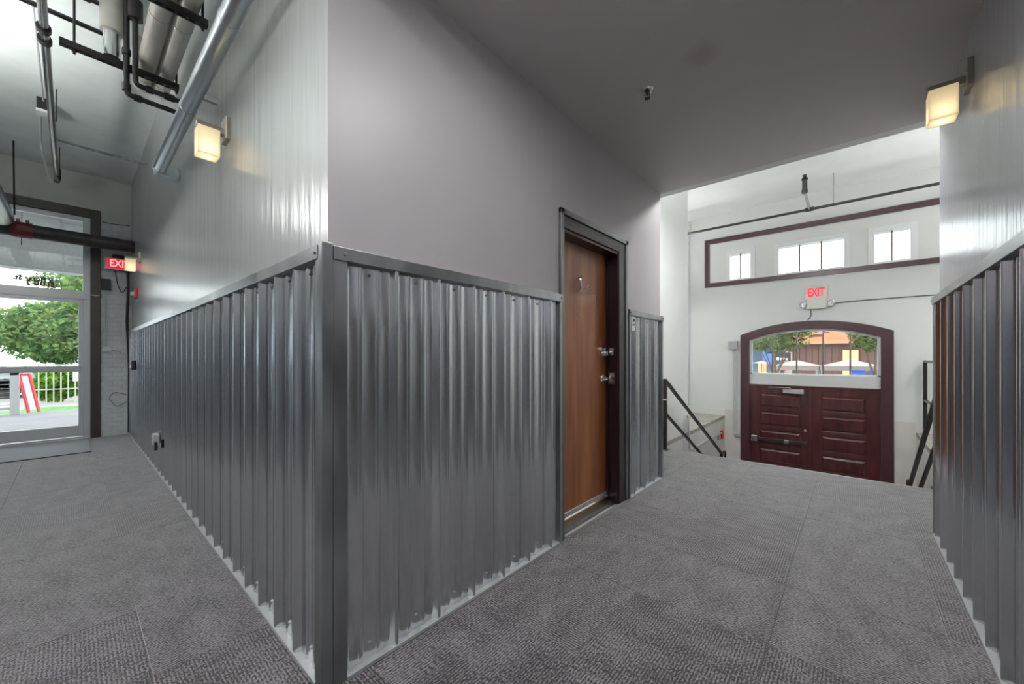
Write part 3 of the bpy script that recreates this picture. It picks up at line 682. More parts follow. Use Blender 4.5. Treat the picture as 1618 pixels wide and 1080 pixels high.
# ------------------------------------------------------------------ corridor sprinkler
sk = thing('ceiling_sprinkler', 'chrome pendent sprinkler on the low taupe ceiling', 'sprinkler', (2.27, .92, ZC-.05))
obj('escutcheon', lt([(.012, -.016), (.030, -.010), (.036, 0)], (2.27, .92, ZC), (0, 0, 1), 24), 'chrome', sk, smooth=True)
s_ = nb(); lathe(s_, [(.009, 0), (.010, .014), (.008, .016)], (2.27, .92, ZC-.03), (0, 0, 1), 10)
tube(s_, [(2.27, .905, ZC-.02), (2.27, .908, ZC-.045), (2.27, .92, ZC-.05)], .0025, 6); tube(s_, [(2.27, .935, ZC-.02), (2.27, .932, ZC-.045), (2.27, .92, ZC-.05)], .0025, 6)
lathe(s_, [(.016, 0), (.016, .002)], (2.27, .92, ZC-.052), (0, 0, 1), 12)
obj('sprinkler_head', s_, 'strut', sk)

# ------------------------------------------------------------------ stair railings
def stair_rail(label, x, y, low_x, low_z, sgn):
    t = thing('stair_railing', label, 'handrail', (x, y, 0))
    obj('post', bx(x-.02, x+.02, y-.02, y+.02, .0, .90, bev=.003), 'rail', t)
    dx = low_x-x; slope = (low_z-.885)/dx
    obj('top_rail', bar((x-.01, y, .888), (low_x, y, low_z), .038, .032), 'rail', t)
    mz = .46
    obj('mid_rail', bar((x, y, mz), (low_x, y, mz+slope*dx), .030, .030), 'rail', t)
    obj('post', bx(low_x-.02, low_x+.02, y-.02, y+.02, low_z-.83, low_z+.01, bev=.003), 'rail', t)
    r = nb(); tube(r, rnd([(low_x, y, low_z), (low_x+.27, y, low_z+.0), (low_x+.27, y, low_z-.16)], .04), .017, 8)
    obj('handrail_return', r, 'rail', t)
    obj('foot_plate', bx(x-.045, x+.045, y-.045, y+.045, 0, .008), 'rail', t)
    return t
stair_rail('dark steel stair railing left of the stairs, beside the white wall', 4.985, 1.79, 7.80, -.575, 1)
rr = stair_rail('dark steel stair railing right of the stairs, at the corridor wall end', 5.10, -.575, 7.38, -.52, -1)
for z, l in ((.66, 0),): obj('bracket', bx(5.05, 5.15, -.625, -.595, z-.012, z+.012, bev=.004), 'chrome', rr)
obj('bracket', bx(4.955, 4.97, 1.76, 1.82, .63, .65), 'chrome', C.objects['stair_railing'])
gr = thing('guard_rail', 'low grey guard rail on the right ledge by the far wall', 'railing', (8.3, -.83, 0))
for x in (8.6, 7.3, 6.5): obj('post', bx(x-.022, x+.022, -.852, -.808, 0, 1.11, bev=.003), 'rail', gr)
obj('top_rail', bx(6.48, 8.62, -.85, -.81, 1.09, 1.125, bev=.003), 'rail', gr); obj('mid_rail', bx(6.48, 8.62, -.845, -.815, .50, .53, bev=.003), 'rail', gr)

# ------------------------------------------------------------------ far-wall fittings
es = thing('exit_sign', 'white emergency exit sign with two lamp heads above the arch', 'exit sign', (XF, .48, 2.02), )
obj('housing', bx(XF-.045, XF, .325, .645, 2.19, 2.435, bev=.006), 'white_pl', es)
base = obj('battery_box', bx(XF-.07, XF, .34, .62, 2.025, 2.19, bev=.012), 'white_pl', es)
tx = text_bm('EXIT', .205, frame_m((XF-.047, .485, 2.31), (0, -1, 0), (0, 0, 1)), .003, .56, 1.0, .006)
bmesh.ops.scale(tx, vec=(1, 1, 1), verts=tx.verts[:])
obj('lettering', tx, 'red_glow', es)
for s, y in ((1, .615), (-1, .355)):
    c = nb()
    beam(c, (XF-.05, y+s*.0, 2.28), (XF-.05, y+s*.028, 2.305), .004, .014, (1, 0, 0)); beam(c, (XF-.05, y, 2.33), (XF-.05, y+s*.028, 2.305), .004, .014, (1, 0, 0))
    obj('arrow', c, 'red_glow', es)
for y, dy in ((.665, .35), (.285, .25)):
    h = nb(); ax = Vector((-1, dy, -.1)).normalized(); lathe(h, [(.02, -.05), (.045, -.02), (.058, .012), (.052, .014), (.04, .0)], (XF-.07, y, 2.105), ax, 18)
    lathe(h, [(.012, 0), (.012, .06)], (XF-.03, y, 2.105), (-1, 0, 0), 8)
    obj('lamp_head', h, 'chrome', es, smooth=True)
tag(obj('cable', tb([(XF-.012, .28, 2.105), (XF-.012, -.2, 2.12), (XF-.012, -.8, 2.125), (XF-.012, -1.9, 2.10)], .007, 6), 'black'), 'thin dark cable running right from the white exit sign', 'cable')
tag(obj('cable', tb(rnd([(XF-.02, .56, 2.03), (XF-.02, .555, 1.90), (XF-.045, .60, 1.83)], .04), .007, 6), 'black'), 'short black cable dropping from the white exit sign to the arch', 'cable')
# electrical box with conduits left of the doors
eb = thing('junction_box', 'grey electrical box with two conduits left of the arched doors', 'electrical box', (XF, 1.77, -.4))
obj('box_body', bx(XF-.07, XF, 1.70, 1.86, 1.325, 1.49, bev=.004), 'grey_pl', eb)
for y in (1.775, 1.725): obj('conduit', tb([(XF-.03, y, 1.325), (XF-.03, y, -.30)], .013, 8), 'conduit', eb, smooth=True)
obj('bell', lt([(.02, -.01), (.062, 0), (.058, .035), (.035, .05)], (XF-.012, 1.705, -.36), (-1, 0, 0), 16), 'grey_pl', eb, smooth=True)
tag(obj('conduit_pipe', tb(rnd([(XF-.02, 2.615, 3.93), (XF-.02, 2.615, .15)], 0) if 0 else [(XF-.03, 2.615, 3.93), (XF-.03, 2.615, .14)], .016, 8), 'conduit', smooth=True), 'thin white conduit running up the left end of the far wall', 'conduit')
tag(obj('conduit_head', lt([(.03, 0), (.045, .02), (.045, .10), (.02, .13)], (XF-.03, 2.615, 3.86), (0, 0, 1), 12), 'white_pl', C.objects['conduit_pipe'], smooth=True))
# conduit loop on stringer wall
tag(obj('conduit_loop', tb(rnd([(8.3, 1.905, -.29), (6.36, 1.905, -.27), (6.30, 1.905, .05), (6.28, 1.905, .26), (6.15, 1.905, .30), (6.09, 1.905, .22), (6.09, 1.905, -.5)], .05), .014, 8), 'conduit', smooth=True), 'white looped conduit along the left stairwell wall behind the railing', 'conduit')
al = thing('fire_alarm', 'small red fire alarm low on the left stairwell wall', 'alarm', (8.38, SY1, -.42))
obj('alarm_body', bx(8.33, 8.43, SY1-.045, SY1, -.42, -.26, bev=.008), 'red', al); obj('back_box', bx(8.12, 8.20, SY1-.04, SY1, -.40, -.29, bev=.004), 'grey_pl', al)

# sprinkler pipe across stair hall
spt = thing('sprinkler_pipe', 'black sprinkler pipe hung across the stair hall above the high windows', 'pipe', (7.92, .5, 3.57))
obj('pipe', tb([(7.92, 2.95, 3.575), (7.92, -1.98, 3.575)], .021, 10), 'black_pipe', spt, smooth=True)
for y in (.56, .226, -1.3): obj('hanger_rod', tb([(7.92, y, 3.58), (7.92, y, ZS)], .006, 6), 'grey_pl', spt)
obj('tee_fitting', tb([(7.92, .58, 3.575), (7.92, .47, 3.575)], .034, 10), 'strut', spt)
tag(obj('branch_pipe', tb([(7.92, .527, 3.575), (7.12, .527, 3.60)], .019, 10), 'sprk_pipe', spt), 'bright steel branch')
u_ = nb(); lathe(u_, [(.035, -.03), (.038, 0), (.03, .05), (.03, .16), (.045, .17), (.03, .2), (.018, .22), (.03, .235)], (7.08, .527, 3.60), (0, 0, 1), 14)
obj('sprinkler_head', u_, 'strut', spt, smooth=False)

# ------------------------------------------------------------------ hall overhead services
ROD = 'strut'
def trapeze(y, x0, x1, z, rods, label):
    t = thing('trapeze_hanger', label, 'pipe hanger', (x0, y, z))
    b = nb(); w_, h_ = .042, .042
    # channel open upwards, slotted web on the underside
    box(b, x0, x1, y-w_/2, y-w_/2+.004, z, z+h_); box(b, x0, x1, y+w_/2-.004, y+w_/2, z, z+h_)
    box(b, x0, x1, y-w_/2, y-.008, z, z+.004); box(b, x0, x1, y+.008, y+w_/2, z, z+.004)
    x = x0
    while x < x1-.005: box(b, x, min(x1, x+.018), y-.008, y+.008, z, z+.004); x += .052
    obj('channel', b, 'strut', t)
    for xr in rods:
        obj('hanger_rod', tb([(xr, y, z-.03), (xr, y, ZH)], .007, 8), 'strut', t)
        obj('nut', lt([(.014, 0), (.014, .012)], (xr, y, z-.014), (0, 0, 1), 6), 'strut', t)
trapeze(4.0, -.056, .56, 3.28, (.012, .545), 'slotted steel pipe hanger, the farther and lower in the photo')
trapeze(3.10, -.056, .575, 3.28, (.012, .55), 'slotted steel pipe hanger at the top edge of the photo')
def insul(x, label, r=.054):
    t = thing('insulated_pipe', label, 'pipe', (x, 3.6, 3.39), 'insulated pipes on the hangers')
    P = rnd([(x, .9, 3.383), (x, 4.36, 3.383), (x, 4.44, 3.50), (x, 4.46, ZH)], .07, 5)
    obj('jacket', tb(P, r, 20), 'foil', t, smooth=True)
    for y in (2.4, 3.35, 4.18): obj('band', tb([(x, y-.012, 3.383), (x, y+.012, 3.383)], r+.0025, 20), 'foil', t)
insul(.376, 'left one of the two fat wrapped pipes lying on the hangers'); insul(.486, 'right one of the two fat wrapped pipes lying on the hangers')
vp = thing('insulated_riser', 'upright cream wrapped pipe with a bare chrome end above the hanger', 'pipe', (.205, 3.99, 3.33))
obj('jacket', tb([(.190, 3.985, 3.50), (.190, 3.985, ZH)], .062, 20), 'foil', vp, smooth=True)
tag(obj('bare_pipe', tb([(.190, 3.985, 3.322), (.190, 3.985, 3.50)], .045, 20), 'chrome', vp, smooth=True), 'bare chrome pipe end')
def blackp(pts, label, fit=None):
    t = thing('black_pipe', label, 'pipe', pts[1], None)
    obj('pipe', tb(rnd(pts, .035, 4), .0175, 12), 'black_pipe', t, smooth=True)
    for a, b, r in fit or (): obj('fitting', tb([a, b], r, 12), 'black_pipe', t, smooth=True)
blackp([(.262, 3.94, ZH), (.262, 3.94, 3.075), (X0, 3.94, 3.075)], 'glossy black pipe turning into the wall, the lower of the pair', [((.262, 3.94, 3.36), (.262, 3.94, 3.40), .025), ((.262, 3.94, 3.10), (.262, 3.94, 3.15), .025), ((.30, 3.94, 3.075), (.34, 3.94, 3.075), .025)])
blackp([(.305, 3.90, ZH), (.305, 3.90, 3.150), (X0, 3.90, 3.150)], 'glossy black pipe turning into the wall, the upper of the pair', [((.305, 3.90, 3.62), (.305, 3.90, 3.75), .042), ((.36, 3.90, 3.15), (.40, 3.90, 3.15), .025), ((.46, 3.90, 3.15), (.52, 3.90, 3.15), .026)])
tag(obj('cross_pipe', tb([(-1.6, 4.22, 3.60), (.20, 4.22, 3.60)], .017, 10), 'black_pipe', smooth=True), 'thin black pipe crossing the hall just below the ceiling', 'pipe')
cp = thing('cross_pipe', 'short black pipe with an elbow at the top edge left of the wrapped pipes', 'pipe', (.1, 4.07, 3.72))
obj('pipe', tb([(-.12, 4.07, 3.72), (.21, 4.07, 3.72)], .017, 10), 'black_pipe', cp, smooth=True); obj('elbow', tb([(.05, 4.07, 3.72), (.09, 4.07, 3.72)], .026, 10), 'black_pipe', cp)
obj('riser', tb([(-.12, 4.07, 3.70), (-.12, 4.07, ZH)], .017, 10), 'black_pipe', cp)
sp2 = thing('sprinkler_main', 'shiny steel sprinkler pipe running along the hall ceiling to the entrance', 'pipe', (-.128, 4, 3.5))
obj('pipe', tb([(-.13, .3, 3.5), (-.127, 7.87, 3.5)], .024, 14), 'sprk_pipe', sp2, smooth=True)
for y in (4.27, 4.42): obj('coupling', tb([(-.13, y, 3.5), (-.13, y+.05, 3.5)], .037, 14), 'strut', sp2)
obj('end_cap', tb([(-.127, 7.85, 3.5), (-.127, 7.89, 3.5)], .029, 12), 'black_pipe', sp2)
obj('end_drop', tb([(-.10, 7.70, 3.46), (-.10, 7.70, 3.60)], .012, 8), 'strut', sp2)
for y in (5.9, 7.5): obj('hanger_rod', tb([(-.10, y, 3.5), (-.10, y, ZH)], .005, 6), 'strut', sp2)
tag(obj('branch_conduit', tb([(-.10, 6.44, 3.515), (X0, 6.44, 3.515)], .014, 8), 'sprk_pipe', smooth=True), 'thin steel conduit crossing from the sprinkler pipe to the hall wall', 'conduit')
cj = thing('ceiling_junction_box', 'small junction box with bent conduit beside the sprinkler pipe', 'junction box', (-.18, 6.27, 3.7))
obj('box_body', bx(-.235, -.15, 6.20, 6.32, 3.70, ZH, bev=.003), 'strut', cj); tag(obj('cover', bx(-.24, -.145, 6.19, 6.33, 3.675, 3.70, bev=.002), 'white_frame', cj), 'white cover')
obj('conduit', tb([(-.19, 2.5, 3.79), (-.19, 6.2, 3.79)], .008, 8), 'conduit', cj); obj('conduit', tb(rnd([(-.215, 6.33, 3.76), (-.235, 7.05, 3.68), (-.235, 7.10, 3.60), (-.17, 7.4, 3.32)], .05), .010, 8), 'conduit', cj)
tag(obj('pendant_rod', tb([(-.47, 7.70, ZH), (-.47, 7.85, 2.95)], .009, 6), 'strut'), 'thin dark rod hanging beside the spiral duct near the entrance', 'rod')
# big steel duct along the wall
du = thing('round_duct', 'long galvanised round duct running beside the glowing sconce into the wall', 'duct', (.5, 3, 2.73))
DX, DZ, DR = .480, 2.735, .043
obj('duct_pipe', tb([(DX, -.38, DZ), (DX, 4.30, DZ)], DR, 28), 'duct', du, smooth=True)
for y in (1.2, 2.15, 3.1): obj('seam', tb([(DX, y, DZ), (DX, y+.012, DZ)], DR+.003, 28), 'duct', du)
el = nb(); box(el, DX-.03, X0, 4.30, 4.385, DZ-.042, DZ+.042, bev=.008); lathe(el, [(DR+.004, 0), (DR+.004, .03)], (DX, 4.28, DZ), (0, 1, 0), 28)
tag(obj('end_box', el, 'duct', du), 'elbow entering the wall')
obj('strap', bx(DX+.0, X0, 3.0, 3.03, DZ+.035, DZ+.065), 'grey_pl', du)
# spiral duct at left edge and iron drain pipe
tag(obj('spiral_duct', (lambda b: b)(tb([(-.56, 4.2, 2.87), (-.56, 7.72, 2.87)], .10, 28)), 'duct', smooth=True), 'spiral steel duct at the left edge ending at the red coupling', 'duct')
dp = thing('drain_pipe', 'black cast-iron drain pipe crossing in front of the entrance transom', 'pipe', (0, 7.88, 2.72))
obj('pipe', tb([(-1.6, 7.93, 2.79), (X0, 7.93, 2.79)], .088, 22), 'iron_pipe', dp, smooth=True)
cpn = nb(); tube(cpn, [(-.50, 7.93, 2.79), (-.33, 7.93, 2.79)], .099, 22); box(cpn, -.46, -.43, 7.84, 8.02, 2.86, 2.91, bev=.006); box(cpn, -.385, -.355, 7.84, 8.02, 2.86, 2.91, bev=.006)
tag(obj('coupling', cpn, 'red_coupling', dp, smooth=False), 'dark red bolted coupling')
obj('hanger_rod', tb([(-.42, 7.93, 2.6), (-.42, 7.93, 2.70)], .005, 6), 'strut', dp)

# exit sign at entrance
e2 = thing('exit_sign', 'red glowing exit sign behind the distant sconce by the entrance', 'exit sign', (.46, 8.2, 2.47))
obj('housing', bx(.315, .60, 8.22, 8.26, 2.475, 2.645, bev=.005), 'white_pl', e2)
tag(obj('face', bx(.345, .60, 8.212, 8.22, 2.495, 2.63), 'red_glow', e2), 'red lit face')
tx = text_bm('EXIT', .145, frame_m((.475, 8.21, 2.562), (1, 0, 0), (0, 0, 1)), .002, .72, 1.0, .003)
obj('lettering', tx, 'pale_glow', e2)
obj('mount', bx(.44, .50, 8.26, YE, 2.53, 2.60), 'white_pl', e2)
ab = thing('alarm_control_box', 'small black control box with conduit right of the entrance frame', 'control box', (.335, YE, 1.27))
obj('box_body', bx(.29, .385, YE-.05, YE, 2.17, 2.335, bev=.006), 'black', ab)
for x in (.325, .345): obj('conduit', tb([(x, YE-.012, 2.17), (x, YE-.012, 1.33)], .008, 8), 'conduit', ab)
obj('outlet_box', bx(.30, .39, YE-.04, YE, 1.255, 1.335, bev=.005), 'conduit', ab)
tag(obj('conduit_pipe', tb(rnd([(.39, YE-.02, 1.29), (.50, YE-.03, 1.27), (.565, YE-.03, 1.05), (.57, YE-.03, .02)], .06), .012, 8), 'conduit', smooth=True), 'bent conduit running from the outlet box down to the floor by the brick strip', 'conduit')
tag(obj('cable', tb(rnd([(.565, YE-.03, 2.47), (.57, YE-.04, 2.2), (.555, YE-.03, 1.7), (.58, YE-.04, 1.2), (.575, YE-.03, .03)], .1), .016, 8), 'black'), 'thick black cable in the corner beside the brick strip', 'cable')
tag(obj('cable', tb(rnd([(.43, YE-.02, 2.47), (.46, YE-.03, 2.25), (.50, YE-.05, 2.13), (.56, YE-.03, 2.25)], .05), .006, 6), 'black'), 'loose thin cable hanging under the red exit sign', 'cable')
tag(obj('cable', tb(rnd([(.56, YE-.01, .50), (.45, YE-.012, .42), (.36, YE-.012, .56), (.42, YE-.012, .66), (.56, YE-.012, .60)], .05), .004, 6), 'black'), 'thin wire looped low on the painted brick strip', 'cable')
tag(obj('cable', tb(rnd([(.11, YE+.015, 2.09), (.16, YE-.035, 2.08), (.25, YE-.035, 2.07), (.30, YE-.01, 2.10)], .03), .005, 6), 'white_pl'), 'thin pale wire from the glass door to the black control box', 'cable')
fs = thing('fire_strobe', 'small red fire strobe on the hall wall above the wainscot', 'alarm', (X0, 7.52, 2.06))
obj('strobe_body', bx(X0-.03, X0, 7.45, 7.60, 2.0, 2.13, bev=.004), 'red', fs); obj('lens', lt([(.03, 0), (.028, .03), (.012, .04)], (X0-.03, 7.56, 2.06), (-1, 0, 0), 12), 'white_frame', fs)
sw = thing('pull_station', 'small dark switch on the far part of the long wainscot', 'switch', (X0-.03, 7.44, 1.06))
obj('switch_body', bx(X0-.07, X0-.03, 7.38, 7.50, 1.0, 1.13, bev=.006), 'black', sw); obj('lever', bx(X0-.08, X0-.07, 7.42, 7.46, 1.03, 1.07), 'white_pl', sw)
ob = thing('outlet_box', 'silver outlet box low on the long wainscot', 'outlet', (X0-.03, 5.24, .30))
obj('box_body', bx(X0-.075, X0-.03, 5.17, 5.30, .30, .41, bev=.004), 'galv_light', ob); obj('plug', bx(X0-.085, X0-.06, 5.02, 5.07, .28, .36, bev=.006), 'black', ob)
tag(obj('cable', tb([(.30, YE-.004, 3.175), (.40, YE-.004, 3.168), (.59, YE-.004, 3.185)], .005, 5), 'black'), 'thin dark wire across the wall right of the brown frame top', 'cable')
obj('bracket', bx(.40, .56, YE-.10, YE, 2.66, 2.70), 'strut', e2)

# ------------------------------------------------------------------ outside the storefront
struct('porch_slab', bx(-9, 6, YE+.2, 13.4, -.15, -.02), 'porch', 'grey concrete porch outside the glass door', 'porch')
tag(obj('lawn_strip', bx(-12, 8, 13.4, 14.2, -.15, -.03), 'grass'), 'narrow green lawn strip behind the porch', 'grass', kind='stuff')
struct('street_left', bx(-25, 10, 14.2, 45, -.2, -.08), 'road', 'bright pale street beyond the porch fence', 'street')
def fence(x0, x1, y, z0, z1, zm, n, label, loc):
    t = thing('picket_fence', label, 'fence', loc)
    obj('curb', bx(x0, x1, y-.06, y+.06, -.1, z0-.02), 'concrete', t)
    for z, h_ in ((z1, .03), (zm, .02), (z0+.05, .025)): obj('rail', bx(x0, x1, y-.02, y+.02, z-h_, z), 'picket', t)
    me = None
    for i in range(n):
        x = x0+.08+(x1-x0-.16)*i/(n-1)
        if me is None:
            o = obj('picket', bx(x-.011, x+.011, y-.011, y+.011, z0+.02, z1-.03), 'picket', t); me = o; fx = x
        else:
            c = me.copy(); C.objects.link(c); c.parent = t; c.location = (x-fx, 0, 0)
    for x in (x0+.0, (x0+x1)/2-.6, x1): obj('post', bx(x-.03, x+.03, y-.03, y+.03, -.1, z1+.02), 'picket', t)
fence(-.70, 2.4, 14.25, .03, 1.0, .42, 27, 'pale picket fence with a curb behind the lawn', (0.8, 14.25, -.1))
pf = thing('mesh_railing', 'grey porch railing with horizontal wires at the left edge', 'railing', (-1.6, 13.1, 0))
obj('post', bx(-.84, -.72, 13.0, 13.12, -.02, .86, bev=.005), 'post_grey', pf); obj('top_rail', bx(-3.4, -.72, 13.0, 13.1, .80, .88), 'post_grey', pf); obj('bottom_rail', bx(-3.4, -.8, 13.03, 13.09, .08, .14), 'post_grey', pf)
for i in range(7): obj('wire', bx(-3.4, -.8, 13.055, 13.065, .18+.085*i, .19+.085*i), 'post_grey', pf)
for i in range(12): obj('picket', bx(-3.3+.21*i, -3.285+.21*i, 13.05, 13.07, .14, .8), 'post_grey', pf)
sg = thing('sandwich_board', 'red-edged A-frame sign leaning by the porch post', 'sign', (-.64, 13.2, 0))
r_ = nb()
beam(r_, (-.74, 13.25, .82), (-.60, 13.1, 0), .035, .035); beam(r_, (-.60, 13.25, .82), (-.46, 13.1, 0), .035, .035); beam(r_, (-.74, 13.25, .81), (-.60, 13.25, .81), .035, .035)
tag(obj('frame', r_, 'hotred', sg), 'red frame'); r_ = nb(); beam(r_, (-.67, 13.26, .79), (-.53, 13.12, .05), .12, .01, (0, 1, 0)); obj('board', r_, 'white_frame', sg)
def foliage(center, rad, n, size, seed, droop=0, holes=0):
    rng = random.Random(seed); verts = []; faces = []
    lob = []
    for i in range(26):
        u = rng.uniform(-1, 1); a = rng.uniform(0, 2*math.pi); r = math.sqrt(1-u*u)
        lob.append(Vector((center[0]+rad[0]*.66*r*math.cos(a), center[1]+rad[1]*.66*r*math.sin(a), center[2]+rad[2]*.66*u)))
    for i in range(n):
        L = lob[rng.randrange(26)]; v = Vector((rng.gauss(0, 1), rng.gauss(0, 1), rng.gauss(0, 1))).normalized()*(rng.random()**.4)
        p = L+Vector((v.x*rad[0]*.42, v.y*rad[1]*.42, v.z*rad[2]*.36))
        a = Vector((rng.gauss(0, 1), rng.gauss(0, 1), rng.gauss(0, .6)-droop)).normalized(); b = a.cross(Vector((rng.gauss(0, 1), rng.gauss(0, 1), rng.gauss(0, 1)))).normalized()
        s = size*rng.uniform(.6, 1.3); k = len(verts)
        verts += [p-a*s, p+b*s*.45, p+a*s, p-b*s*.45]; faces.append((k, k+1, k+2, k+3))
    me = bpy.data.meshes.new('foliage'); me.from_pydata([tuple(v) for v in verts], [], faces); bm = nb(); bm.from_mesh(me); bpy.data.meshes.remove(me); return bm
def tree(name, label, c, rad, n, size, m, seed, zg, trunk_r=.12, tx_=None, droop=.6, group=None):
    tx0 = tx_ if tx_ is not None else c[0]
    t = thing(name, label, 'tree', (tx0, c[1], zg), group)
    b = nb(); tube(b, [(tx0, c[1], zg), (tx0+.05, c[1], zg+(c[2]-zg)*.5), (c[0]*.7+tx0*.3, c[1], c[2])], [trunk_r, trunk_r*.8, trunk_r*.5], 8)
    for k in range(6):
        a = k*1.05; tube(b, [(tx0+.03, c[1], zg+(c[2]-zg)*.55), (c[0]+rad[0]*.6*math.cos(a), c[1]+rad[1]*.6*math.sin(a), c[2]+rad[2]*.2*math.sin(2*a))], [trunk_r*.5, trunk_r*.12], 6)
    obj('trunk', b, 'bark', t)
    tag(obj('foliage', foliage(c, rad, n, size, seed, droop), m, t), kind='stuff')
tree('leafy_tree', 'large drooping green tree beyond the fence, seen through the glass door', (1.75, 19.5, 3.0), (2.2, 2.0, 2.2), 26000, .10, 'leaf', 3, -.1, .16, 1.9)
tree('leafy_tree', 'low side of green tree crowns at the right of the glass door view', (2.2, 25, 4.3), (3.2, 1.6, 1.8), 14000, .12, 'leaf', 8, -.1, .16, 2.4)
tag(obj('foliage', foliage((-.10, 19.3, 1.95), (1.6, 1.4, 1.05), 16000, .085, 21, .6), 'leaf', C.objects['leafy_tree']), kind='stuff')
def bush(label, c, rad, n, seed, size=.05):
    tag(obj('bush', foliage(c, rad, n, size, seed), 'hedge'), label, 'bush')
bush('wide bright green bush behind the picket fence', (-.30, 16.2, .45), (.62, .4, .48), 7000, 5); bush('small green bush right of the wide bush behind the fence', (.42, 17.0, .35), (.26, .3, .35), 2500, 6); bush('bluish green shrub at the right behind the fence', (1.15, 16.4, .5), (.4, .3, .5), 4000, 9)
ws_ = thing('white_sign', 'blank white sign board on a post behind the picket fence', 'sign', (.15, 15.2, -.08)); obj('board', bx(.02, .28, 15.18, 15.21, .55, .95), 'white_frame', ws_); obj('post', bx(.12, .17, 15.21, 15.25, -.08, .9), 'post_grey', ws_)
po = thing('utility_pole', 'brown wooden utility pole far down the street', 'pole', (-3.35, 28, -.1))
obj('pole', tb([(-3.35, 28, -.1), (-3.35, 28, 4.6)], .13, 8), 'bark', po); obj('crossarm', bx(-3.9, -2.8, 27.95, 28.05, 4.1, 4.22), 'bark', po)
def car(label, x, y, z, L, m, rz=0):
    t = thing('parked_car', label, 'car', (x, y, z)); W, Hh = 1.7, .72
    prof = [(-L/2, .25), (-L/2, .70), (-L*.36, .82), (-L*.20, 1.25), (L*.16, 1.27), (L*.34, .85), (L*.49, .75), (L/2, .28)]
    def t3(a, b, d): return (x+a*math.cos(rz)-d*math.sin(rz), y+a*math.sin(rz)+d*math.cos(rz), z+b)
    b = nb(); prism(b, prof, t3, -W/2, W/2); obj('body', b, m, t)
    b = nb(); prism(b, [(-L*.31, .84), (-L*.18, 1.19), (L*.14, 1.20), (L*.28, .86)], t3, -W/2-.01, W/2+.01); obj('windows', b, 'carglass', t)
    for a in (-L*.31, L*.31):
        for d in (-W/2, W/2-.2):
            p = t3(a, .31, d); q = t3(a, .31, d+.2); obj('wheel', tb([p, q], .31, 16), 'black', t)
car('light car parked at the left behind the porch railing', -2.6, 20, -.1, 4.1, 'grey_pl')
car('blue car parked far behind the porch railing', -4.2, 26, -.1, 4.3, 'carblue')
aw_ = thing('awning', 'sloping grey fabric awning outside above the glass entrance', 'awning', (-1, 9.5, 2.7))
b = nb(); v = [(-4, YE+.25, 3.30), (1.5, YE+.25, 3.30), (1.5, 10.9, 2.74), (-4, 10.9, 2.74)]
V0 = [b.verts.new(p) for p in v]; V1 = [b.verts.new((p[0], p[1], p[2]+.02)) for p in v]; b.faces.new(V0); b.faces.new(V1[::-1])
for k in range(4): b.faces.new((V0[k], V0[(k+1) % 4], V1[(k+1) % 4], V1[k]))
obj('fabric', b, 'awning', aw_)
obj('front_rail', bx(-4, 1.5, 10.88, 10.93, 2.70, 2.74), 'alum', aw_)
for x in (-3.9, 1.4): obj('post', bx(x-.04, x+.04, 10.86, 10.94, -.02, 2.7), 'post_grey', aw_)

# ------------------------------------------------------------------ outside the exit doors
struct('street_far', bx(XF+.2, 40, -20, 7.5, ZL-.3, ZL-.08), 'road', 'pale street beyond the exit doors', 'street')
bd = thing('shop_building', 'peach and brown building across the street behind the arch window', 'building', (24, 2, ZL-.08))
obj('upper_wall', bx(24, 30, -8, 12, 1.85, 4.1), 'peach', bd); 
ow = nb(); y = -8.0
obj('lower_wall', bx(24.08, 30, -8, 12, ZL-.08, 1.85), 'siding', bd)
k = 0; y = -4.0
while y < 6.5:
    obj('siding_board', bx(24.03, 24.08, y, y+.235, ZL-.08, 1.84), 'siding', bd); y += .25
obj('pillar', bx(23.9, 24.08, -.2, .35, ZL-.08, 1.5), 'orange', bd); obj('pillar', bx(23.9, 24.08, 2.35, 2.6, ZL-.08, 1.84), 'canopy', bd); obj('fascia', bx(23.6, 24.0, -8, 12, 1.80, 2.0), 'peach', bd)
obj('window', bx(24.0, 24.03, 2.75, 4.3, .3, 1.6), 'carglass', bd)
obj('sign_strip', bx(23.98, 24.0, 1.10, 1.62, 2.16, 2.27), 'ink', bd)
tx = text_bm('L', .55, frame_m((23.99, .98, 2.50), (0, -1, 0), (0, 0, 1)), .01); obj('lettering', tx, 'ink', bd)
tag(obj('blue_banner', bx(23.60, 23.66, 3.0, 3.5, .75, 1.86), 'blue'), 'blue hanging banner on the brown facade', 'banner')
bs = thing('black_sign', 'black sign with pale lettering hanging over the street', 'sign', (22, 2.4, .9)); obj('board', bx(22, 22.04, 2.15, 2.80, .98, 1.38), 'black', bs)
obj('post', bx(22.0, 22.04, 2.10, 2.15, ZL-.08, 1.4), 'post_grey', bs); pm = nb(); [box(pm, 21.985, 22.0, ya_, ya_+w_, 1.03, 1.03+h_) for ya_, w_, h_ in ((2.60, .12, .12), (2.50, .05, .09), (2.38, .05, .10), (2.26, .08, .08))]; obj('pale_marks', pm, 'white_frame', bs)
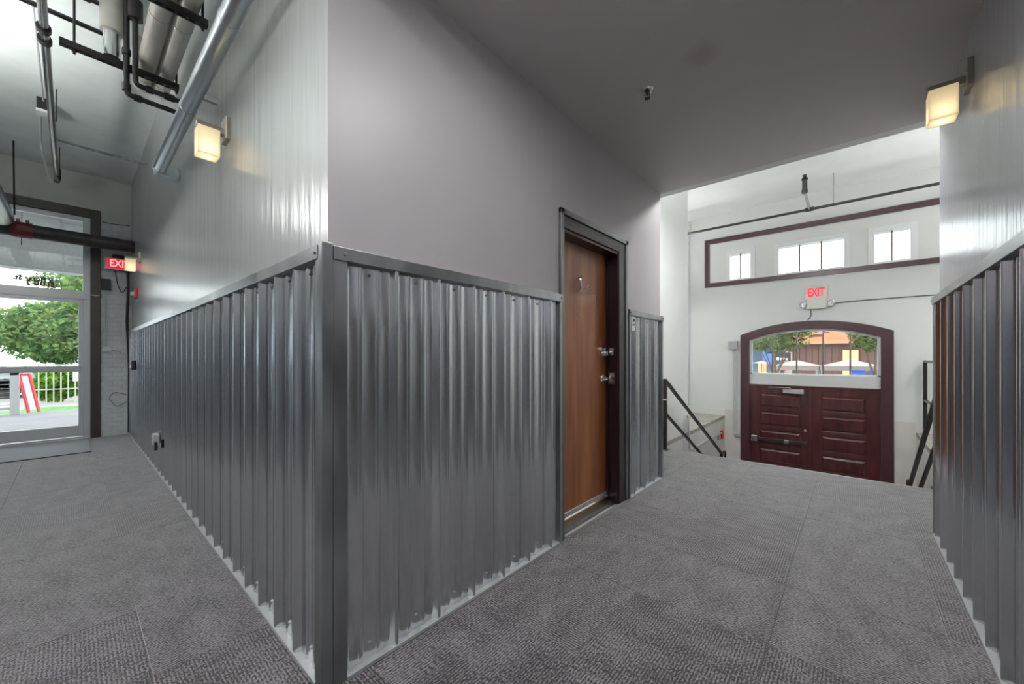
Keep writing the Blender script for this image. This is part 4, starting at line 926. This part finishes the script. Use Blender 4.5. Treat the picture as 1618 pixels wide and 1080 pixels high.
def canopy(x, y, zt, ze, hw, label):
    t = thing('market_canopy', label, 'canopy', (x, y, ZL-.08), 'canopies across the street')
    b = nb(); top = b.verts.new((x, y, zt)); q = [b.verts.new((x+a*hw*.8, y+c*hw, ze)) for a, c in ((-1, -1), (-1, 1), (1, 1), (1, -1))]; q2 = [b.verts.new((p.co.x, p.co.y, ze-.16)) for p in q]
    for k in range(4): b.faces.new((top, q[k], q[(k+1) % 4])); b.faces.new((q[k], q[(k+1) % 4], q2[(k+1) % 4], q2[k]))
    b.faces.new(q2)
    obj('cloth', b, 'canopy', t)
    for a, c in ((-1, -1), (-1, 1), (1, 1), (1, -1)): obj('leg', bx(x+a*hw*.75-.03, x+a*hw*.75+.03, y+c*(hw-.06)-.03, y+c*(hw-.06)+.03, ZL-.08, ze-.14), 'post_grey', t)
canopy(17.5, 1.53, 1.06, .86, .66, 'left pale pointed canopy seen through the arch window'); canopy(17.5, .06, 1.10, .87, .78, 'right pale pointed canopy seen through the arch window, before a tan post')
car('blue-grey car between the canopies', 13.6, 1.05, ZL-.08, 2.6, 'carblue', math.pi/2)
C.objects[-1]
for y, z, l in ((2.75, .95, 'tan post at the left of the arch window view'), (-.16, .75, 'tan post at the right of the arch window view')):
    tag(obj('street_post', bx(18.4, 18.6, y-.13, y+.13, ZL-.08, z, bev=.01), 'orange'), l, 'post')
tag(obj('patio_umbrella', lt([(.02, -2.3), (.02, 0), (.32, .0), (.02, .09)], (18.0, 2.70, .93), (0, 0, 1), 10), 'canopy'), 'small pale umbrella at the left of the arch window view', 'umbrella')
for y, l in ((-.13, 'left one of the two blue street boxes behind the arch window'), (-.55, 'right one of the two blue street boxes behind the arch window')):
    bb_ = thing('street_box', l, 'bin', (16.4, y, ZL-.08), 'blue street boxes'); obj('body', bx(16.3, 16.6, y-.16, y+.16, ZL-.08, .72, bev=.02), 'blue', bb_); obj('lid', bx(16.28, 16.62, y-.17, y+.17, .72, .76), 'blue', bb_)
tag(obj('street_pennant', bx(18.6, 18.63, 1.94, 2.03, .62, .92), 'hotred'), 'small red pennant between canopy and sign', 'pennant')
tree('street_tree', 'yellow-green street tree at the left of the arch window view', (15.5, 1.95, 2.12), (1.2, 1.2, .85), 10000, .055, 'leaf2', 11, ZL-.08, .05, 15.5, .3)
tree('street_tree', 'yellow-green street tree at the right of the arch window view', (15.5, -.50, 2.05), (1.1, .72, .75), 7000, .055, 'leaf2', 12, ZL-.08, .05, 15.5, .3)
